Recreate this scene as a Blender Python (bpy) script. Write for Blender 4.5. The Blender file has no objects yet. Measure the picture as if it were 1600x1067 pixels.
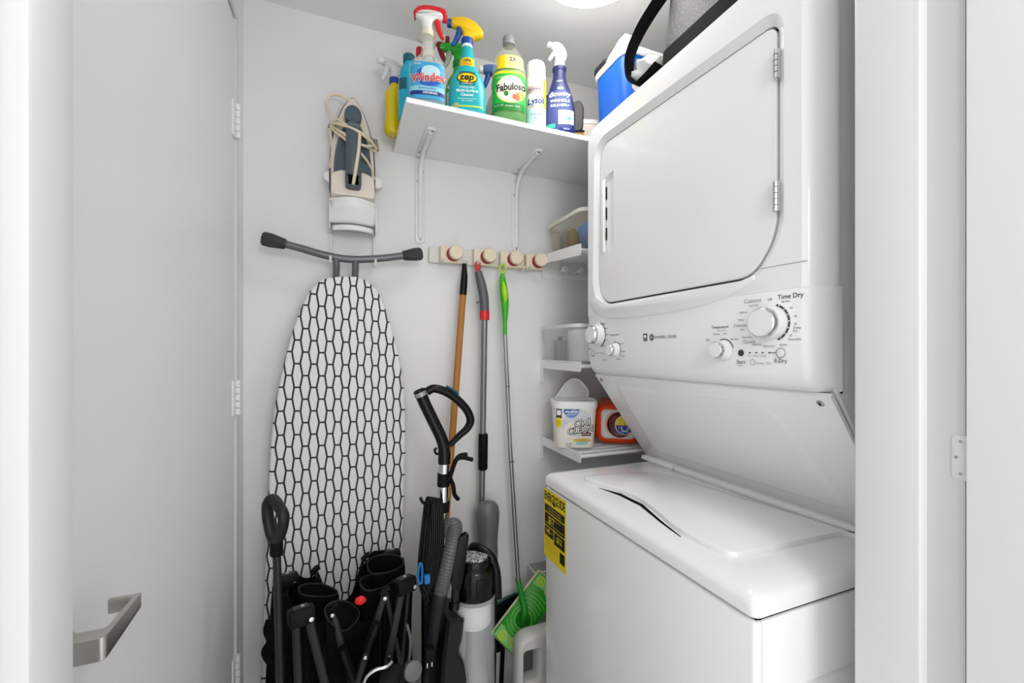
import bpy, bmesh, math, random
from mathutils import Vector, Matrix
from mathutils.geometry import tessellate_polygon
random.seed(7)
sc = bpy.context.scene
COL = sc.collection

# ------------------------------------------------------------------ camera, world, lights, exposure
FPX, VH, H = 665.0, 548.5, 1.268            # focal length in pixels, horizon row, eye height
YAW = math.atan(268 / 665)
CY, SY = math.cos(YAW), math.sin(YAW)
cam = bpy.data.cameras.new('camera')
cam.sensor_width = 36.0
cam.lens = FPX / 1600 * 36.0
cam.shift_y = (VH - 533.5) / 1600
cam.clip_start = 0.02
camo = bpy.data.objects.new('camera', cam)
camo.location = (0, 0, H)
camo.rotation_euler = (math.pi / 2, 0, -YAW)
COL.objects.link(camo)
sc.camera = camo

sc.view_settings.view_transform = 'Standard'
sc.view_settings.look = 'None'
sc.view_settings.gamma = 1
sc.view_settings.use_curve_mapping = False
sc.view_settings.exposure = 0.66

w = bpy.data.worlds.new('world')
sc.world = w
w.use_nodes = True
w.node_tree.nodes['Background'].inputs[0].default_value = (1.0, 1.0, 1.0, 1)
w.node_tree.nodes['Background'].inputs[1].default_value = 1.0

def area(name, loc, target, size, power, col=(1, 1, 1), shape='DISK'):
    l = bpy.data.lights.new(name, 'AREA')
    l.shape = shape; l.size = size; l.energy = power; l.color = col
    o = bpy.data.objects.new(name, l)
    o.location = loc
    o.rotation_euler = (Vector(target) - Vector(loc)).to_track_quat('-Z', 'Y').to_euler()
    COL.objects.link(o)
    return o
pl0 = bpy.data.lights.new('ceiling_lamp_light', 'POINT'); pl0.energy = 0.7; pl0.shadow_soft_size = 0.09
plo = bpy.data.objects.new('ceiling_lamp_light', pl0); plo.location = (0.605, 0.935, 2.13); COL.objects.link(plo)
ZLAMP = 2.215
area('ceiling_lamp_downlight', (0.605, 0.935, ZLAMP), (0.605, 0.935, 0), 0.30, 1.0)
area('hall_lamp_light', (0.25, -0.65, 1.75), (0.35, 1.2, 1.0), 0.4, 2.6)

# ------------------------------------------------------------------ pixel -> point on a plane of the room
def ray(u, v):
    a = (u - 800) / FPX
    return Vector((CY * a + SY, -SY * a + CY, -(v - VH) / FPX))
CAMP = Vector((0, 0, H))
def onx(u, v, x): r = ray(u, v); return CAMP + r * (x / r.x)
def ony(u, v, y): r = ray(u, v); return CAMP + r * (y / r.y)
def onz(u, v, z): r = ray(u, v); return CAMP + r * ((z - H) / r.z)

# ------------------------------------------------------------------ materials
def lin(h):
    h = h.lstrip('#')
    c = [int(h[i:i + 2], 16) / 255 for i in (0, 2, 4)]
    return tuple((x / 12.92 if x <= 0.04045 else ((x + 0.055) / 1.055) ** 2.4) for x in c) + (1,)
MC = {}
def M(name, hexc='#ffffff', rough=0.45, metal=0.0, alpha=1.0, trans=0.0, coat=0.0, ior=1.45, emit=0.0, spec=0.5, bump=0.0, bscale=60.0, var=0.0, vscale=8.0):
    if name in MC: return MC[name]
    m = bpy.data.materials.new(name); m.use_nodes = True
    nt = m.node_tree; b = nt.nodes['Principled BSDF']
    c = lin(hexc)
    b.inputs['Base Color'].default_value = c
    b.inputs['Roughness'].default_value = rough
    b.inputs['Metallic'].default_value = metal
    b.inputs['Alpha'].default_value = alpha
    b.inputs['Transmission Weight'].default_value = trans
    b.inputs['Coat Weight'].default_value = coat
    b.inputs['IOR'].default_value = ior
    b.inputs['Specular IOR Level'].default_value = spec
    if emit:
        b.inputs['Emission Color'].default_value = c
        b.inputs['Emission Strength'].default_value = emit
    tc = nt.nodes.new('ShaderNodeTexCoord')
    nz = nt.nodes.new('ShaderNodeTexNoise'); nz.inputs['Scale'].default_value = vscale; nz.inputs['Detail'].default_value = 3
    nt.links.new(tc.outputs['Object'], nz.inputs['Vector'])
    if var:
        r = nt.nodes.new('ShaderNodeMix'); r.data_type = 'RGBA'
        r.inputs['A'].default_value = tuple(x * (1 - var) for x in c[:3]) + (1,)
        r.inputs['B'].default_value = tuple(min(1, x * (1 + var)) for x in c[:3]) + (1,)
        nt.links.new(nz.outputs['Fac'], r.inputs['Factor'])
        nt.links.new(r.outputs['Result'], b.inputs['Base Color'])
    if bump:
        n2 = nt.nodes.new('ShaderNodeTexNoise'); n2.inputs['Scale'].default_value = bscale; n2.inputs['Detail'].default_value = 4
        nt.links.new(tc.outputs['Object'], n2.inputs['Vector'])
        bp = nt.nodes.new('ShaderNodeBump'); bp.inputs['Strength'].default_value = bump; bp.inputs['Distance'].default_value = 0.002
        nt.links.new(n2.outputs['Fac'], bp.inputs['Height'])
        nt.links.new(bp.outputs['Normal'], b.inputs['Normal'])
    MC[name] = m
    return m

# ------------------------------------------------------------------ 2-D helpers
def area2(p): return 0.5 * sum(p[i][0] * p[(i + 1) % len(p)][1] - p[(i + 1) % len(p)][0] * p[i][1] for i in range(len(p)))
def inset(p, d):
    """Polygon p moved inward by d (outward for negative d)."""
    sgn = 1 if area2(p) > 0 else -1
    n = len(p); out = []
    for i in range(n):
        a, b, c = Vector(p[i - 1]), Vector(p[i]), Vector(p[(i + 1) % n])
        e1 = (b - a); e2 = (c - b)
        if e1.length < 1e-9 or e2.length < 1e-9: out.append(tuple(b)); continue
        e1.normalize(); e2.normalize()
        n1 = Vector((-e1.y, e1.x)) * sgn; n2 = Vector((-e2.y, e2.x)) * sgn
        m = n1 + n2
        k = max(0.35, 1 + n1.dot(n2))
        out.append(tuple(b + m * (d / k)))
    return out
def rnd(p, r, seg=5):
    """Polygon with rounded corners; r is one radius or one per corner."""
    n = len(p); out = []
    for i in range(n):
        ri = r[i] if isinstance(r, (list, tuple)) else r
        a, b, c = Vector(p[i - 1]), Vector(p[i]), Vector(p[(i + 1) % n])
        d1 = (a - b); d2 = (c - b)
        l = min(ri, d1.length * 0.49, d2.length * 0.49)
        if l < 1e-6: out.append(tuple(b)); continue
        p1 = b + d1.normalized() * l; p2 = b + d2.normalized() * l
        for k in range(seg + 1):
            t = k / seg
            out.append(tuple(p1 * (1 - t) ** 2 + b * 2 * t * (1 - t) + p2 * t * t))
    return out
def crom(pts, k=6, closed=False):
    P = [Vector(q) for q in pts]; n = len(P); out = []
    rng = n if closed else n - 1
    for i in range(rng):
        p1, p2 = P[i], P[(i + 1) % n]
        p0 = P[i - 1] if (closed or i > 0) else p1 * 2 - p2
        p3 = P[(i + 2) % n] if (closed or i + 2 < n) else p2 * 2 - p1
        for j in range(k):
            t = j / k
            out.append(0.5 * ((2 * p1) + (p2 - p0) * t + (2 * p0 - 5 * p1 + 4 * p2 - p3) * t * t + (3 * p1 - p0 - 3 * p2 + p3) * t ** 3))
    if not closed: out.append(P[-1])
    return out
def ell(cx, cy, rx, ry, n=24, a0=0.0, a1=2 * math.pi):
    return [(cx + rx * math.cos(a0 + (a1 - a0) * i / n), cy + ry * math.sin(a0 + (a1 - a0) * i / n)) for i in range(n)]

_TX = {}
def txt2d(s, size, bold=0.0):
    key = (s, round(size, 5), bold)
    if key in _TX: return _TX[key]
    cu = bpy.data.curves.new('lettering', 'FONT'); cu.body = s; cu.size = size
    cu.align_x = 'CENTER'; cu.align_y = 'CENTER'; cu.offset = bold * size; cu.resolution_u = 3
    o = bpy.data.objects.new('lettering', cu); COL.objects.link(o)
    dg = bpy.context.evaluated_depsgraph_get()
    e = o.evaluated_get(dg); me = e.to_mesh()
    vs = [(v.co.x, v.co.y) for v in me.vertices]; fs = [tuple(p.vertices) for p in me.polygons]
    e.to_mesh_clear(); bpy.data.objects.remove(o); bpy.data.curves.remove(cu)
    _TX[key] = (vs, fs)
    return vs, fs

# ------------------------------------------------------------------ mesh builder
class MB:
    def __init__(self): self.V = []; self.F = []; self.I = []; self.mats = []
    def slot(self, m):
        if m is None: return -1
        if m not in self.mats: self.mats.append(m)
        return self.mats.index(m)
    def add(self, vs, fs, m=None):
        n = len(self.V); k = self.slot(m)
        self.V += [Vector(v) for v in vs]
        self.F += [tuple(i + n for i in f) for f in fs]
        self.I += [k] * len(fs)
        return self
    def box(self, x0, x1, y0, y1, z0, z1, bev=0.0, seg=2, m=None, mat=None):
        b = bmesh.new()
        bmesh.ops.create_cube(b, size=1)
        for v in b.verts:
            v.co = Vector(((x0 + x1) / 2 + v.co.x * (x1 - x0), (y0 + y1) / 2 + v.co.y * (y1 - y0), (z0 + z1) / 2 + v.co.z * (z1 - z0)))
        if bev:
            bmesh.ops.bevel(b, geom=list(b.edges), offset=bev, segments=seg, profile=0.5, affect='EDGES')
        if mat is not None: bmesh.ops.transform(b, matrix=mat, verts=list(b.verts))
        b.verts.index_update()
        self.add([v.co.copy() for v in b.verts], [[v.index for v in f.verts] for f in b.faces], m)
        b.free(); return self
    def rings(self, rings, cap=True, m=None, closed=False):
        n = len(rings[0]); vs = [p for r in rings for p in r]; fs = []
        R = len(rings)
        for i in range(R if closed else R - 1):
            a = i * n; b = ((i + 1) % R) * n
            for j in range(n):
                k = (j + 1) % n
                fs.append((a + j, a + k, b + k, b + j))
        if cap and not closed:
            fs.append(tuple(range(n))[::-1]); fs.append(tuple(range((R - 1) * n, R * n)))
        return self.add(vs, fs, m)
    def tube(self, pts, r, n=10, cap=True, m=None, flat=None, up=None, closed=False):
        """Swept tube; r one radius or one per point; flat=(a,b) scales the section along (up, side)."""
        P = [Vector(p) for p in pts]; N = len(P)
        T = []
        for i in range(N):
            if closed: t = P[(i + 1) % N] - P[i - 1]
            else: t = P[min(i + 1, N - 1)] - P[max(i - 1, 0)]
            T.append(t.normalized() if t.length > 1e-9 else Vector((0, 0, 1)))
        u = Vector(up) if up else (Vector((0, 0, 1)) if abs(T[0].z) < 0.9 else Vector((1, 0, 0)))
        rings = []
        fa, fb = flat or (1, 1)
        for i in range(N):
            if up: u = Vector(up)
            u = (u - T[i] * u.dot(T[i]))
            if u.length < 1e-6: u = T[i].orthogonal()
            u.normalize(); s = T[i].cross(u)
            ri = r[i] if isinstance(r, (list, tuple)) else r
            rings.append([P[i] + (u * math.cos(2 * math.pi * k / n) * fa + s * math.sin(2 * math.pi * k / n) * fb) * ri for k in range(n)])
        return self.rings(rings, cap, m, closed)
    def lathe(self, prof, o=(0, 0, 0), axis=(0, 0, 1), n=28, m=None, cap=True):
        q = Vector((0, 0, 1)).rotation_difference(Vector(axis).normalized()); o = Vector(o)
        rings = [[o + q @ Vector((max(r, 1e-4) * math.cos(2 * math.pi * k / n), max(r, 1e-4) * math.sin(2 * math.pi * k / n), z)) for k in range(n)] for r, z in prof]
        return self.rings(rings, cap, m)
    def prism(self, p, fn, w0, w1, bev=0.0, m=None, both=False):
        """2-D outline p swept from w0 to w1; fn(u, v, w) gives the point."""
        lv = []
        if both and bev: lv += [(inset(p, bev), w0), (p, w0 + (bev if w1 > w0 else -bev))]
        else: lv += [(p, w0)]
        if bev:
            s = 1 if w1 > w0 else -1
            lv += [(p, w1 - s * bev), (inset(p, bev * 0.3), w1 - s * bev * 0.3), (inset(p, bev), w1)]
        else: lv += [(p, w1)]
        return self.rings([[fn(a, b, ww) for a, b in q] for q, ww in lv], True, m)
    def plate_hole(self, outer, inner, fn, w0, w1, wi=None, m=None):
        """Plate w0 (back) to w1 (front) with a through hole."""
        no, ni = len(outer), len(inner)
        for ww in (w1, w0):
            tr = tessellate_polygon([[Vector((a, b, 0)) for a, b in outer], [Vector((a, b, 0)) for a, b in inner]])
            self.add([fn(a, b, ww) for a, b in outer] + [fn(a, b, ww) for a, b in inner], tr, m)
        for q in (outer, inner):
            self.rings([[fn(a, b, w0) for a, b in q], [fn(a, b, w1) for a, b in q]], False, m)
        return self
    def poly(self, p, fn, m=None):
        return self.add([fn(a, b) for a, b in p], [tuple(range(len(p)))], m)
    def patch(self, x0, x1, bot, top, fn, nx=14, nz=6, m=None):
        fb = bot if callable(bot) else (lambda x: bot)
        ft = top if callable(top) else (lambda x: top)
        vs = []; fs = []
        for i in range(nx + 1):
            x = x0 + (x1 - x0) * i / nx
            for j in range(nz + 1):
                z = fb(x) + (ft(x) - fb(x)) * j / nz
                vs.append(fn(x, z))
        for i in range(nx):
            for j in range(nz):
                a = i * (nz + 1) + j
                fs.append((a, a + nz + 1, a + nz + 2, a + 1))
        return self.add(vs, fs, m)
    def oval(self, cx, cz, rx, rz, fn, m=None, nx=16):
        f = lambda s: (lambda x: cz + s * rz * math.sqrt(max(0, 1 - ((x - cx) / rx) ** 2)))
        return self.patch(cx - rx, cx + rx, f(-1), f(1), fn, nx, 4, m)
    def text(self, s, size, fn, x=0, y=0, m=None, sx=1.0, shear=0.0, rot=0.0, bold=0.0):
        vs, fs = txt2d(s, size, bold)
        c, d = math.cos(rot), math.sin(rot)
        out = []
        for a, b in vs:
            a = a * sx + b * shear
            out.append(fn(x + a * c - b * d, y + a * d + b * c))
        return self.add(out, fs, m)
    def grid(self, G, m=None):
        R, C = len(G), len(G[0])
        vs = [p for r in G for p in r]; fs = [(i * C + j, i * C + j + 1, (i + 1) * C + j + 1, (i + 1) * C + j) for i in range(R - 1) for j in range(C - 1)]
        return self.add(vs, fs, m)
    def build(self, name, mat=None, parent=None, local=False, sharp=38, solid=0.0, sub=0):
        off = Vector((0, 0, 0))
        if parent is not None and not local:
            p = parent
            while p is not None: off += p.location; p = p.parent
        me = bpy.data.meshes.new(name)
        me.from_pydata([v - off for v in self.V], [], self.F)
        return self._finish(me, name, mat, parent, sharp, solid, sub)
    def _finish(self, me, name, mat, parent, sharp, solid, sub):
        mats = ([mat] if mat is not None else []) + self.mats
        k = 1 if mat is not None else 0
        for q in mats: me.materials.append(q)
        for p, i in zip(me.polygons, self.I): p.material_index = max(0, i + k)
        b = bmesh.new(); b.from_mesh(me)
        bmesh.ops.recalc_face_normals(b, faces=list(b.faces)); b.to_mesh(me); b.free()
        me.shade_smooth()
        me.set_sharp_from_angle(angle=math.radians(sharp))
        o = bpy.data.objects.new(name, me); COL.objects.link(o)
        if parent is not None: o.parent = parent
        if solid:
            md = o.modifiers.new('thickness', 'SOLIDIFY'); md.thickness = solid; md.offset = 0
        if sub:
            md = o.modifiers.new('smooth', 'SUBSURF'); md.levels = sub; md.render_levels = sub
        return o

def thing(name, label, cat, loc=(0, 0, 0), rz=0.0, group=None):
    o = bpy.data.objects.new(name, None); COL.objects.link(o)
    o.location = loc; o.rotation_euler = (0, 0, rz); o.empty_display_size = 0.05
    o['label'] = label; o['category'] = cat
    if group: o['group'] = group
    return o
def tag(o, label, cat, group=None):
    o['label'] = label; o['category'] = cat
    if group: o['group'] = group
    return o
def struct(o): o['kind'] = 'structure'; return o

# ------------------------------------------------------------------ shared materials
PAINT = M('wall_paint', '#e9e9e9', 0.55, bump=0.12, bscale=180, var=0.015, vscale=3)
CEILP = M('ceiling_paint', '#efefef', 0.7, bump=0.1, bscale=150)
DOORP = M('door_paint', '#e6e6e6', 0.4, bump=0.05, bscale=90, var=0.02, vscale=4)
TRIMP = M('trim_paint', '#dcdcdc', 0.38, bump=0.08, bscale=70)
ENAMEL = M('white_enamel', '#f2f2f2', 0.18, coat=0.3)
PANELW = M('white_panel_plastic', '#f3f3f3', 0.28)
WHITEP = M('white_plastic', '#f0f0ee', 0.35)
WMETAL = M('white_powder_metal', '#eeeeee', 0.35)
BLACKP = M('black_plastic', '#060607', 0.30, spec=0.3)
BLACKM = M('matt_black_plastic', '#0b0b0c', 0.6, spec=0.2)
DARKG = M('dark_grey_plastic', '#1d1e20', 0.45, spec=0.3)
GREYP = M('grey_plastic', '#6a6b6d', 0.4)
CHROME = M('chrome', '#d8d8da', 0.12, metal=1.0)
STEEL = M('brushed_steel', '#bfbcb7', 0.34, metal=1.0, bump=0.05, bscale=300)
INK = M('dark_print', '#3a3a3c', 0.6)
INKG = M('grey_print', '#8d8d90', 0.6)
WHITEINK = M('white_print', '#f4f4f4', 0.6)
GAP = M('dark_gap', '#141414', 0.9, spec=0.1)
FABRIC = M('black_fabric', '#080808', 0.85, spec=0.12, bump=0.5, bscale=400)
YELLOW = M('yellow_print', '#ecd21a', 0.5)
# ------------------------------------------------------------------ the room
XL, YB, ZC, XR = -0.264, 1.45, 2.31, 1.40
struct(MB().box(-1.3, 1.7, -1.3, 1.55, -0.1, 0.0).build('floor', M('floor_tile', '#e4e4e0', 0.35, var=0.06, vscale=5)))
struct(MB().box(-1.3, 1.7, -1.3, 1.55, ZC, ZC + 0.1).build('ceiling', CEILP))
struct(MB().box(XL - 0.1, XR + 0.1, YB, YB + 0.1, 0, ZC).build('wall_back', PAINT))
struct(MB().box(XR, XR + 0.1, 0.385, YB, 0, ZC).build('wall_right', PAINT))
# left wall: the door fills it from the doorway to the corner
DY0, DY1, DZ = 0.47, onx(367, 300, XL).y, onx(370, 40, XL).z
lw = MB()
lw.box(XL - 0.1, XL, 0.385, DY0 - 0.02, 0, ZC)
lw.box(XL - 0.1, XL, DY1 + 0.006, YB, 0, ZC)
lw.box(XL - 0.1, XL, DY0 - 0.02, DY1 + 0.006, DZ + 0.008, ZC)
lw.box(XL - 0.1, XL - 0.05, DY0 - 0.02, DY1 + 0.006, 0, DZ + 0.008)
struct(lw.build('wall_left', PAINT))
fw = MB()
fw.box(0.70, XR, 0.264, 0.385, 0, ZC)
fw.box(XL - 0.1, -0.21, 0.264, 0.385, 0, ZC)
struct(fw.build('wall_front', PAINT))
# door leaf in the left wall, with its lever and hinges
d = struct(MB().box(XL - 0.045, XL - 0.002, DY0, DY1, 0.01, DZ, 0.002, 1).build('door_1', DOORP))
lv = MB()
LY0, LY1, LZ, lx = 0.560, 0.637, 0.968, -0.220
fnl = lambda a, b, ww: Vector((a, b, LZ + 0.012 - (0.012 - ww) * (1 - 0.30 * max(0, min(1, (b - LY0) / (LY1 - LY0))))))
outl = [(XL, LY0 - 0.010), (lx, LY0 - 0.010), (lx, LY1), (lx - 0.030, LY1), (lx - 0.030, LY1 - 0.0055), (lx - 0.0065, LY1 - 0.0055), (lx - 0.0065, LY0 + 0.010), (XL, LY0 + 0.010)]
outl = rnd(outl, [0, 0.006, 0.003, 0.001, 0.001, 0.004, 0.005, 0], 4)
lv.prism(outl, fnl, -0.012, 0.012, 0.0012, both=True)
lvr = lv.build('lever_handle', STEEL, d); lvr['label'] = 'brushed steel lever handle'
MB().lathe([(0.026, 0), (0.026, 0.006), (0.022, 0.009), (0, 0.009)], (XL - 0.002, LY0, LZ), (1, 0, 0), 32).build('handle_rose', STEEL, d)
for v in (199, 619, 1037):
    zc = onx(372, v, XL).z
    h = MB()
    for k in range(5):
        h.lathe([(0.0, -0.0088), (0.0065, -0.0085), (0.0065, 0.0085), (0.0, 0.0088)], (XL + 0.006, DY1 + 0.004, zc - 0.0376 + 0.0188 * k), n=14)
    h.box(XL - 0.003, XL + 0.0015, DY1 - 0.024, DY1 + 0.002, zc - 0.047, zc + 0.047, 0.0006, 1)
    h.box(XL - 0.002, XL + 0.0015, DY1 + 0.007, DY1 + 0.022, zc - 0.047, zc + 0.047, 0.0006, 1)
    h.build('hinge', WMETAL, d)
# door stop strip beside the hinges and the head trim
tr = MB()
tr.box(XL - 0.004, XL + 0.003, DY1 + 0.007, DY1 + 0.030, 0, DZ + 0.03, 0.001, 1)
struct(tr.build('trim_1', TRIMP))
struct(MB().box(XL - 0.004, XL + 0.003, DY0 - 0.02, DY1 + 0.007, DZ + 0.007, DZ + 0.030, 0.001, 1).build('trim_2', TRIMP))
# the doorway the photograph looks through
jl = MB()
jl.box(-0.22, -0.163, 0.325, 0.37, 0, ZC, 0.003, 2)
jl.box(-0.22, -0.175, 0.20, 0.325, 0, ZC, 0.002, 1)
jl.box(-0.24, -0.175, 0.37, 0.390, 0, ZC, 0.003, 1)
struct(jl.build('trim_3', TRIMP))
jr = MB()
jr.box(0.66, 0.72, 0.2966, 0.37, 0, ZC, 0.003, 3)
jr.box(0.674, 0.72, 0.262, 0.2964, 0, ZC, m=M('shaded_trim_paint', '#c6c6c6', 0.5))  # rebate: shadow beside the door leaf put into a darker trim colour
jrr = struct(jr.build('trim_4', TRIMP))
hp = MB()
zc = onx(1490, 713, 0.674).z
f_h = lambda a, b, ww: Vector((0.674 - ww, a, zc + b))
hp.prism(rnd([(0.258, -0.026), (0.274, -0.026), (0.274, 0.026), (0.258, 0.026)], [0, 0.006, 0.006, 0], 4), f_h, 0, 0.0009, 0.0003)
hpo = hp.build('hinge_leaf', M('hinge_leaf_paint', '#cfcfcf', 0.45), jrr)
for a, b in ((0.2655, 0.019), (0.2695, 0.0), (0.2655, -0.019)):
    MB().lathe([(0.0016, 0.0), (0.0016, 0.0006), (0.0, 0.0007)], (0.6731, a, zc + b), (-1, 0, 0), 10).build('screw', STEEL, hpo)
struct(MB().box(0.669, 0.705, -0.45, 0.2600, 0.01, ZC - 0.05, 0.002, 2).build('door_2', DOORP))

# ------------------------------------------------------------------ ceiling light
cl = thing('ceiling_light', 'round white flush light on the ceiling above the dryer', 'ceiling light', (0.605, 0.935, ZC))
LX, LYc = 0.605, 0.935
MB().lathe([(0.0, 0.0), (0.165, 0.0), (0.168, -0.012), (0.160, -0.020), (0.0, -0.020)], (LX, LYc, ZC), n=48).build('base', WHITEP, cl)
MB().lathe([(0.150, -0.020), (0.145, -0.045), (0.115, -0.066), (0.07, -0.078), (0.0, -0.082)], (LX, LYc, ZC), n=48).build('diffuser', M('light_diffuser', '#fffaf0', 0.5, emit=3.0), cl)

# ------------------------------------------------------------------ stacked washer and dryer
Y0, Y1, XW = 0.439, 1.119, 0.556
wd = thing('stacked_washer_dryer', 'white stacked washer and dryer filling the right side of the closet', 'washer dryer', (0.93, 0.779, 0))
MB().box(0.572, 1.33, Y0 + 0.002, Y1 - 0.002, 0.03, 0.872, 0.004, 2).build('washer_cabinet', ENAMEL, wd)
MB().box(XW, 0.576, Y0, Y1, 0.05, 0.873, 0.007, 3).build('washer_front_panel', ENAMEL, wd)
for x in (0.62, 1.28):
    for y in (Y0 + 0.05, Y1 - 0.05):
        MB().lathe([(0.02, 0), (0.022, 0.004), (0.012, 0.01), (0.012, 0.035)], (x, y, 0), n=16).build('foot', BLACKM, wd)
# embossed panel line on the near side
e = MB()
fs_ = lambda a, b, ww: Vector((a, Y0 + 0.002 - ww, b))
pl = rnd([(0.625, 0.15), (1.25, 0.15), (1.25, 0.755), (0.625, 0.755)], 0.03, 5)
e.plate_hole(pl, inset(pl, 0.005), fs_, -0.001, 0.0012)
e.build('side_emboss', ENAMEL, wd)
# deck
ZD0, ZD1 = 0.878, 0.921
dk = MB()
def deckring(ins, z, fx=0.0):
    return [Vector((a, b, z)) for a, b in rnd([(XW - 0.003 + ins + fx, Y0 - 0.003 + ins), (1.33, Y0 - 0.003 + ins), (1.33, Y1 + 0.003 - ins), (XW - 0.003 + ins + fx, Y1 + 0.003 - ins)], [0.014, 0.001, 0.001, 0.014], 6)]
dk.rings([deckring(0.004, ZD0), deckring(0.0, ZD0 + 0.004), deckring(0.0, ZD0 + 0.020), deckring(0.002, ZD0 + 0.026), deckring(0.006, ZD0 + 0.031), deckring(0.013, ZD0 + 0.035), deckring(0.030, ZD1 - 0.003), deckring(0.05, ZD1)])
dk.build('washer_deck', ENAMEL, wd)
MB().box(0.565, 1.32, Y0 + 0.006, Y1 - 0.006, 0.868, 0.882).build('deck_gap', GAP, wd)
# lid
ZL = ZD1
lo = [(1020, 737), (1048, 742), (1315, 826), (1322, 832), (1300, 834), (1172, 861), (1150, 864), (1128, 859), (1085, 839), (1050, 818), (1018, 791), (985, 771), (950, 760), (922, 751), (914, 746), (925, 742)]
lp = [(p.x, p.y) for p in (onz(u, v, ZL + 0.008) for u, v in lo)]
lp = [(p.x, p.y) for p in crom([Vector((a, b, 0)) for a, b in lp], 4, True)]
fz = lambda a, b, ww: Vector((a, b, ww))
ld = MB().prism(lp, fz, ZL - 0.002, ZL + 0.010, 0.005).build('washer_lid', ENAMEL, wd)
# dark strip painted as shade of the finger scoop under the lid edge
shd = [(p.x, p.y) for p in (onz(u, v, ZL + 0.0006) for u, v in [(935, 762), (968, 774), (1000, 790), (1030, 814.5), (1064, 838), (1034, 814), (1004, 787.5), (970, 771)])]
MB().prism(shd, fz, ZL - 0.001, ZL + 0.0008, 0).build('lid_scoop_shade', GAP, wd)
# lid hinge rail and the fixed piece left of it
a0, a1, a2 = onz(1046, 729, ZL + 0.012), onz(1321, 816, ZL + 0.012), onz(1020, 720, ZL + 0.012)
xr = (a0.x + a1.x) / 2
MB().box(xr - 0.006, xr + 0.05, Y0 + 0.035, a0.y, ZL - 0.002, ZL + 0.016, 0.008, 3).build('lid_hinge_rail', ENAMEL, wd)
MB().box(xr - 0.002, xr + 0.05, a0.y + 0.004, Y1, ZL - 0.002, ZL + 0.014, 0.006, 3).build('deck_end_piece', ENAMEL, wd)
MB().box(xr + 0.0, xr + 0.05, Y0 - 0.001, Y0 + 0.030, ZL - 0.002, ZL + 0.014, 0.006, 3).build('deck_end_piece', ENAMEL, wd)
# dryer body: side outline in x-z, swept along y
ZT = 1.94
xb = xr + 0.02
side = [(0.742, ZT - 0.005), (0.742, 1.205), (xb + 0.012, ZL + 0.012), (1.33, ZL + 0.012), (1.33, ZT - 0.005)]
fy = lambda a, b, ww: Vector((a, ww, b))
MB().prism(side, fy, Y0 + 0.004, Y1 - 0.002, 0.003, both=True).build('dryer_cabinet', ENAMEL, wd)
for z0, z1 in ((1.30, 1.52), (1.64, 1.88)):
    q = rnd([(0.80, z0), (1.25, z0), (1.25, z1), (0.80, z1)], 0.025, 5)
    MB().plate_hole(q, inset(q, 0.004), lambda a, b, ww: Vector((a, Y0 + 0.004 - ww, b)), -0.001, 0.0012).build('side_emboss', ENAMEL, wd)
# sloping panel under the dryer
S0 = Vector((0.727, 0, 1.196)); S1 = Vector((xb, 0, ZL + 0.012))
sd = (S1 - S0).normalized(); sn = Vector((sd.z, 0, -sd.x))
if sn.x > 0: sn = -sn
SL = (S1 - S0).length
fsl = lambda a, b, ww: Vector((S0.x + sd.x * b + sn.x * ww, a, S0.z + sd.z * b + sn.z * ww))
sp = MB().prism([(Y0 + 0.001, 0), (Y1 - 0.001, 0), (Y1 - 0.001, SL), (Y0 + 0.001, SL)], fsl, -0.006, 0.002, 0.002).build('sloping_panel', ENAMEL, wd)
emb = rnd([(Y1 - 0.075, 0.030), (Y0 + 0.115, 0.030), (Y0 + 0.06, SL - 0.035), (Y1 - 0.065, SL - 0.035)], [0.03, 0.05, 0.03, 0.03], 7)
MB().rings([[fsl(a, b, 0.001) for a, b in emb], [fsl(a, b, 0.0045) for a, b in inset(emb, 0.010)], [fsl(a, b, 0.005) for a, b in inset(emb, 0.016)]]).build('raised_field', ENAMEL, sp)
for a in (Y0 + 0.022, Y1 - 0.022):
    s = MB().lathe([(0.0062, 0), (0.0062, 0.002), (0.0035, 0.0036), (0, 0.0036)], fsl(a, 0.016, 0.001), sn, 16, m=STEEL)
    s.lathe([(0.0026, 0.0037), (0, 0.0038)], fsl(a, 0.016, 0.001), sn, 10, m=GAP)
    s.build('screw', None, sp)
# dryer front frame with a hole for the door
XF = 0.694
fx = lambda a, b, ww: Vector((XF + ww, a, b))
door_px = [(938.5, 247), (942, 237), (950, 228), (1190, 50.5), (1202, 46), (1210, 49), (1213, 60), (1213, 345), (1207, 373), (1180, 419), (1155, 437), (968, 470.5), (957, 470), (947, 461), (937.5, 444), (936, 430), (937, 330)]
XD = XF + 0.009
dpl = [(p.y, p.z) for p in (onx(u, v, XD) for u, v in door_px)]
dpl = [(p.x, p.y) for p in crom([Vector((a, b, 0)) for a, b in dpl], 5, True)]
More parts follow.
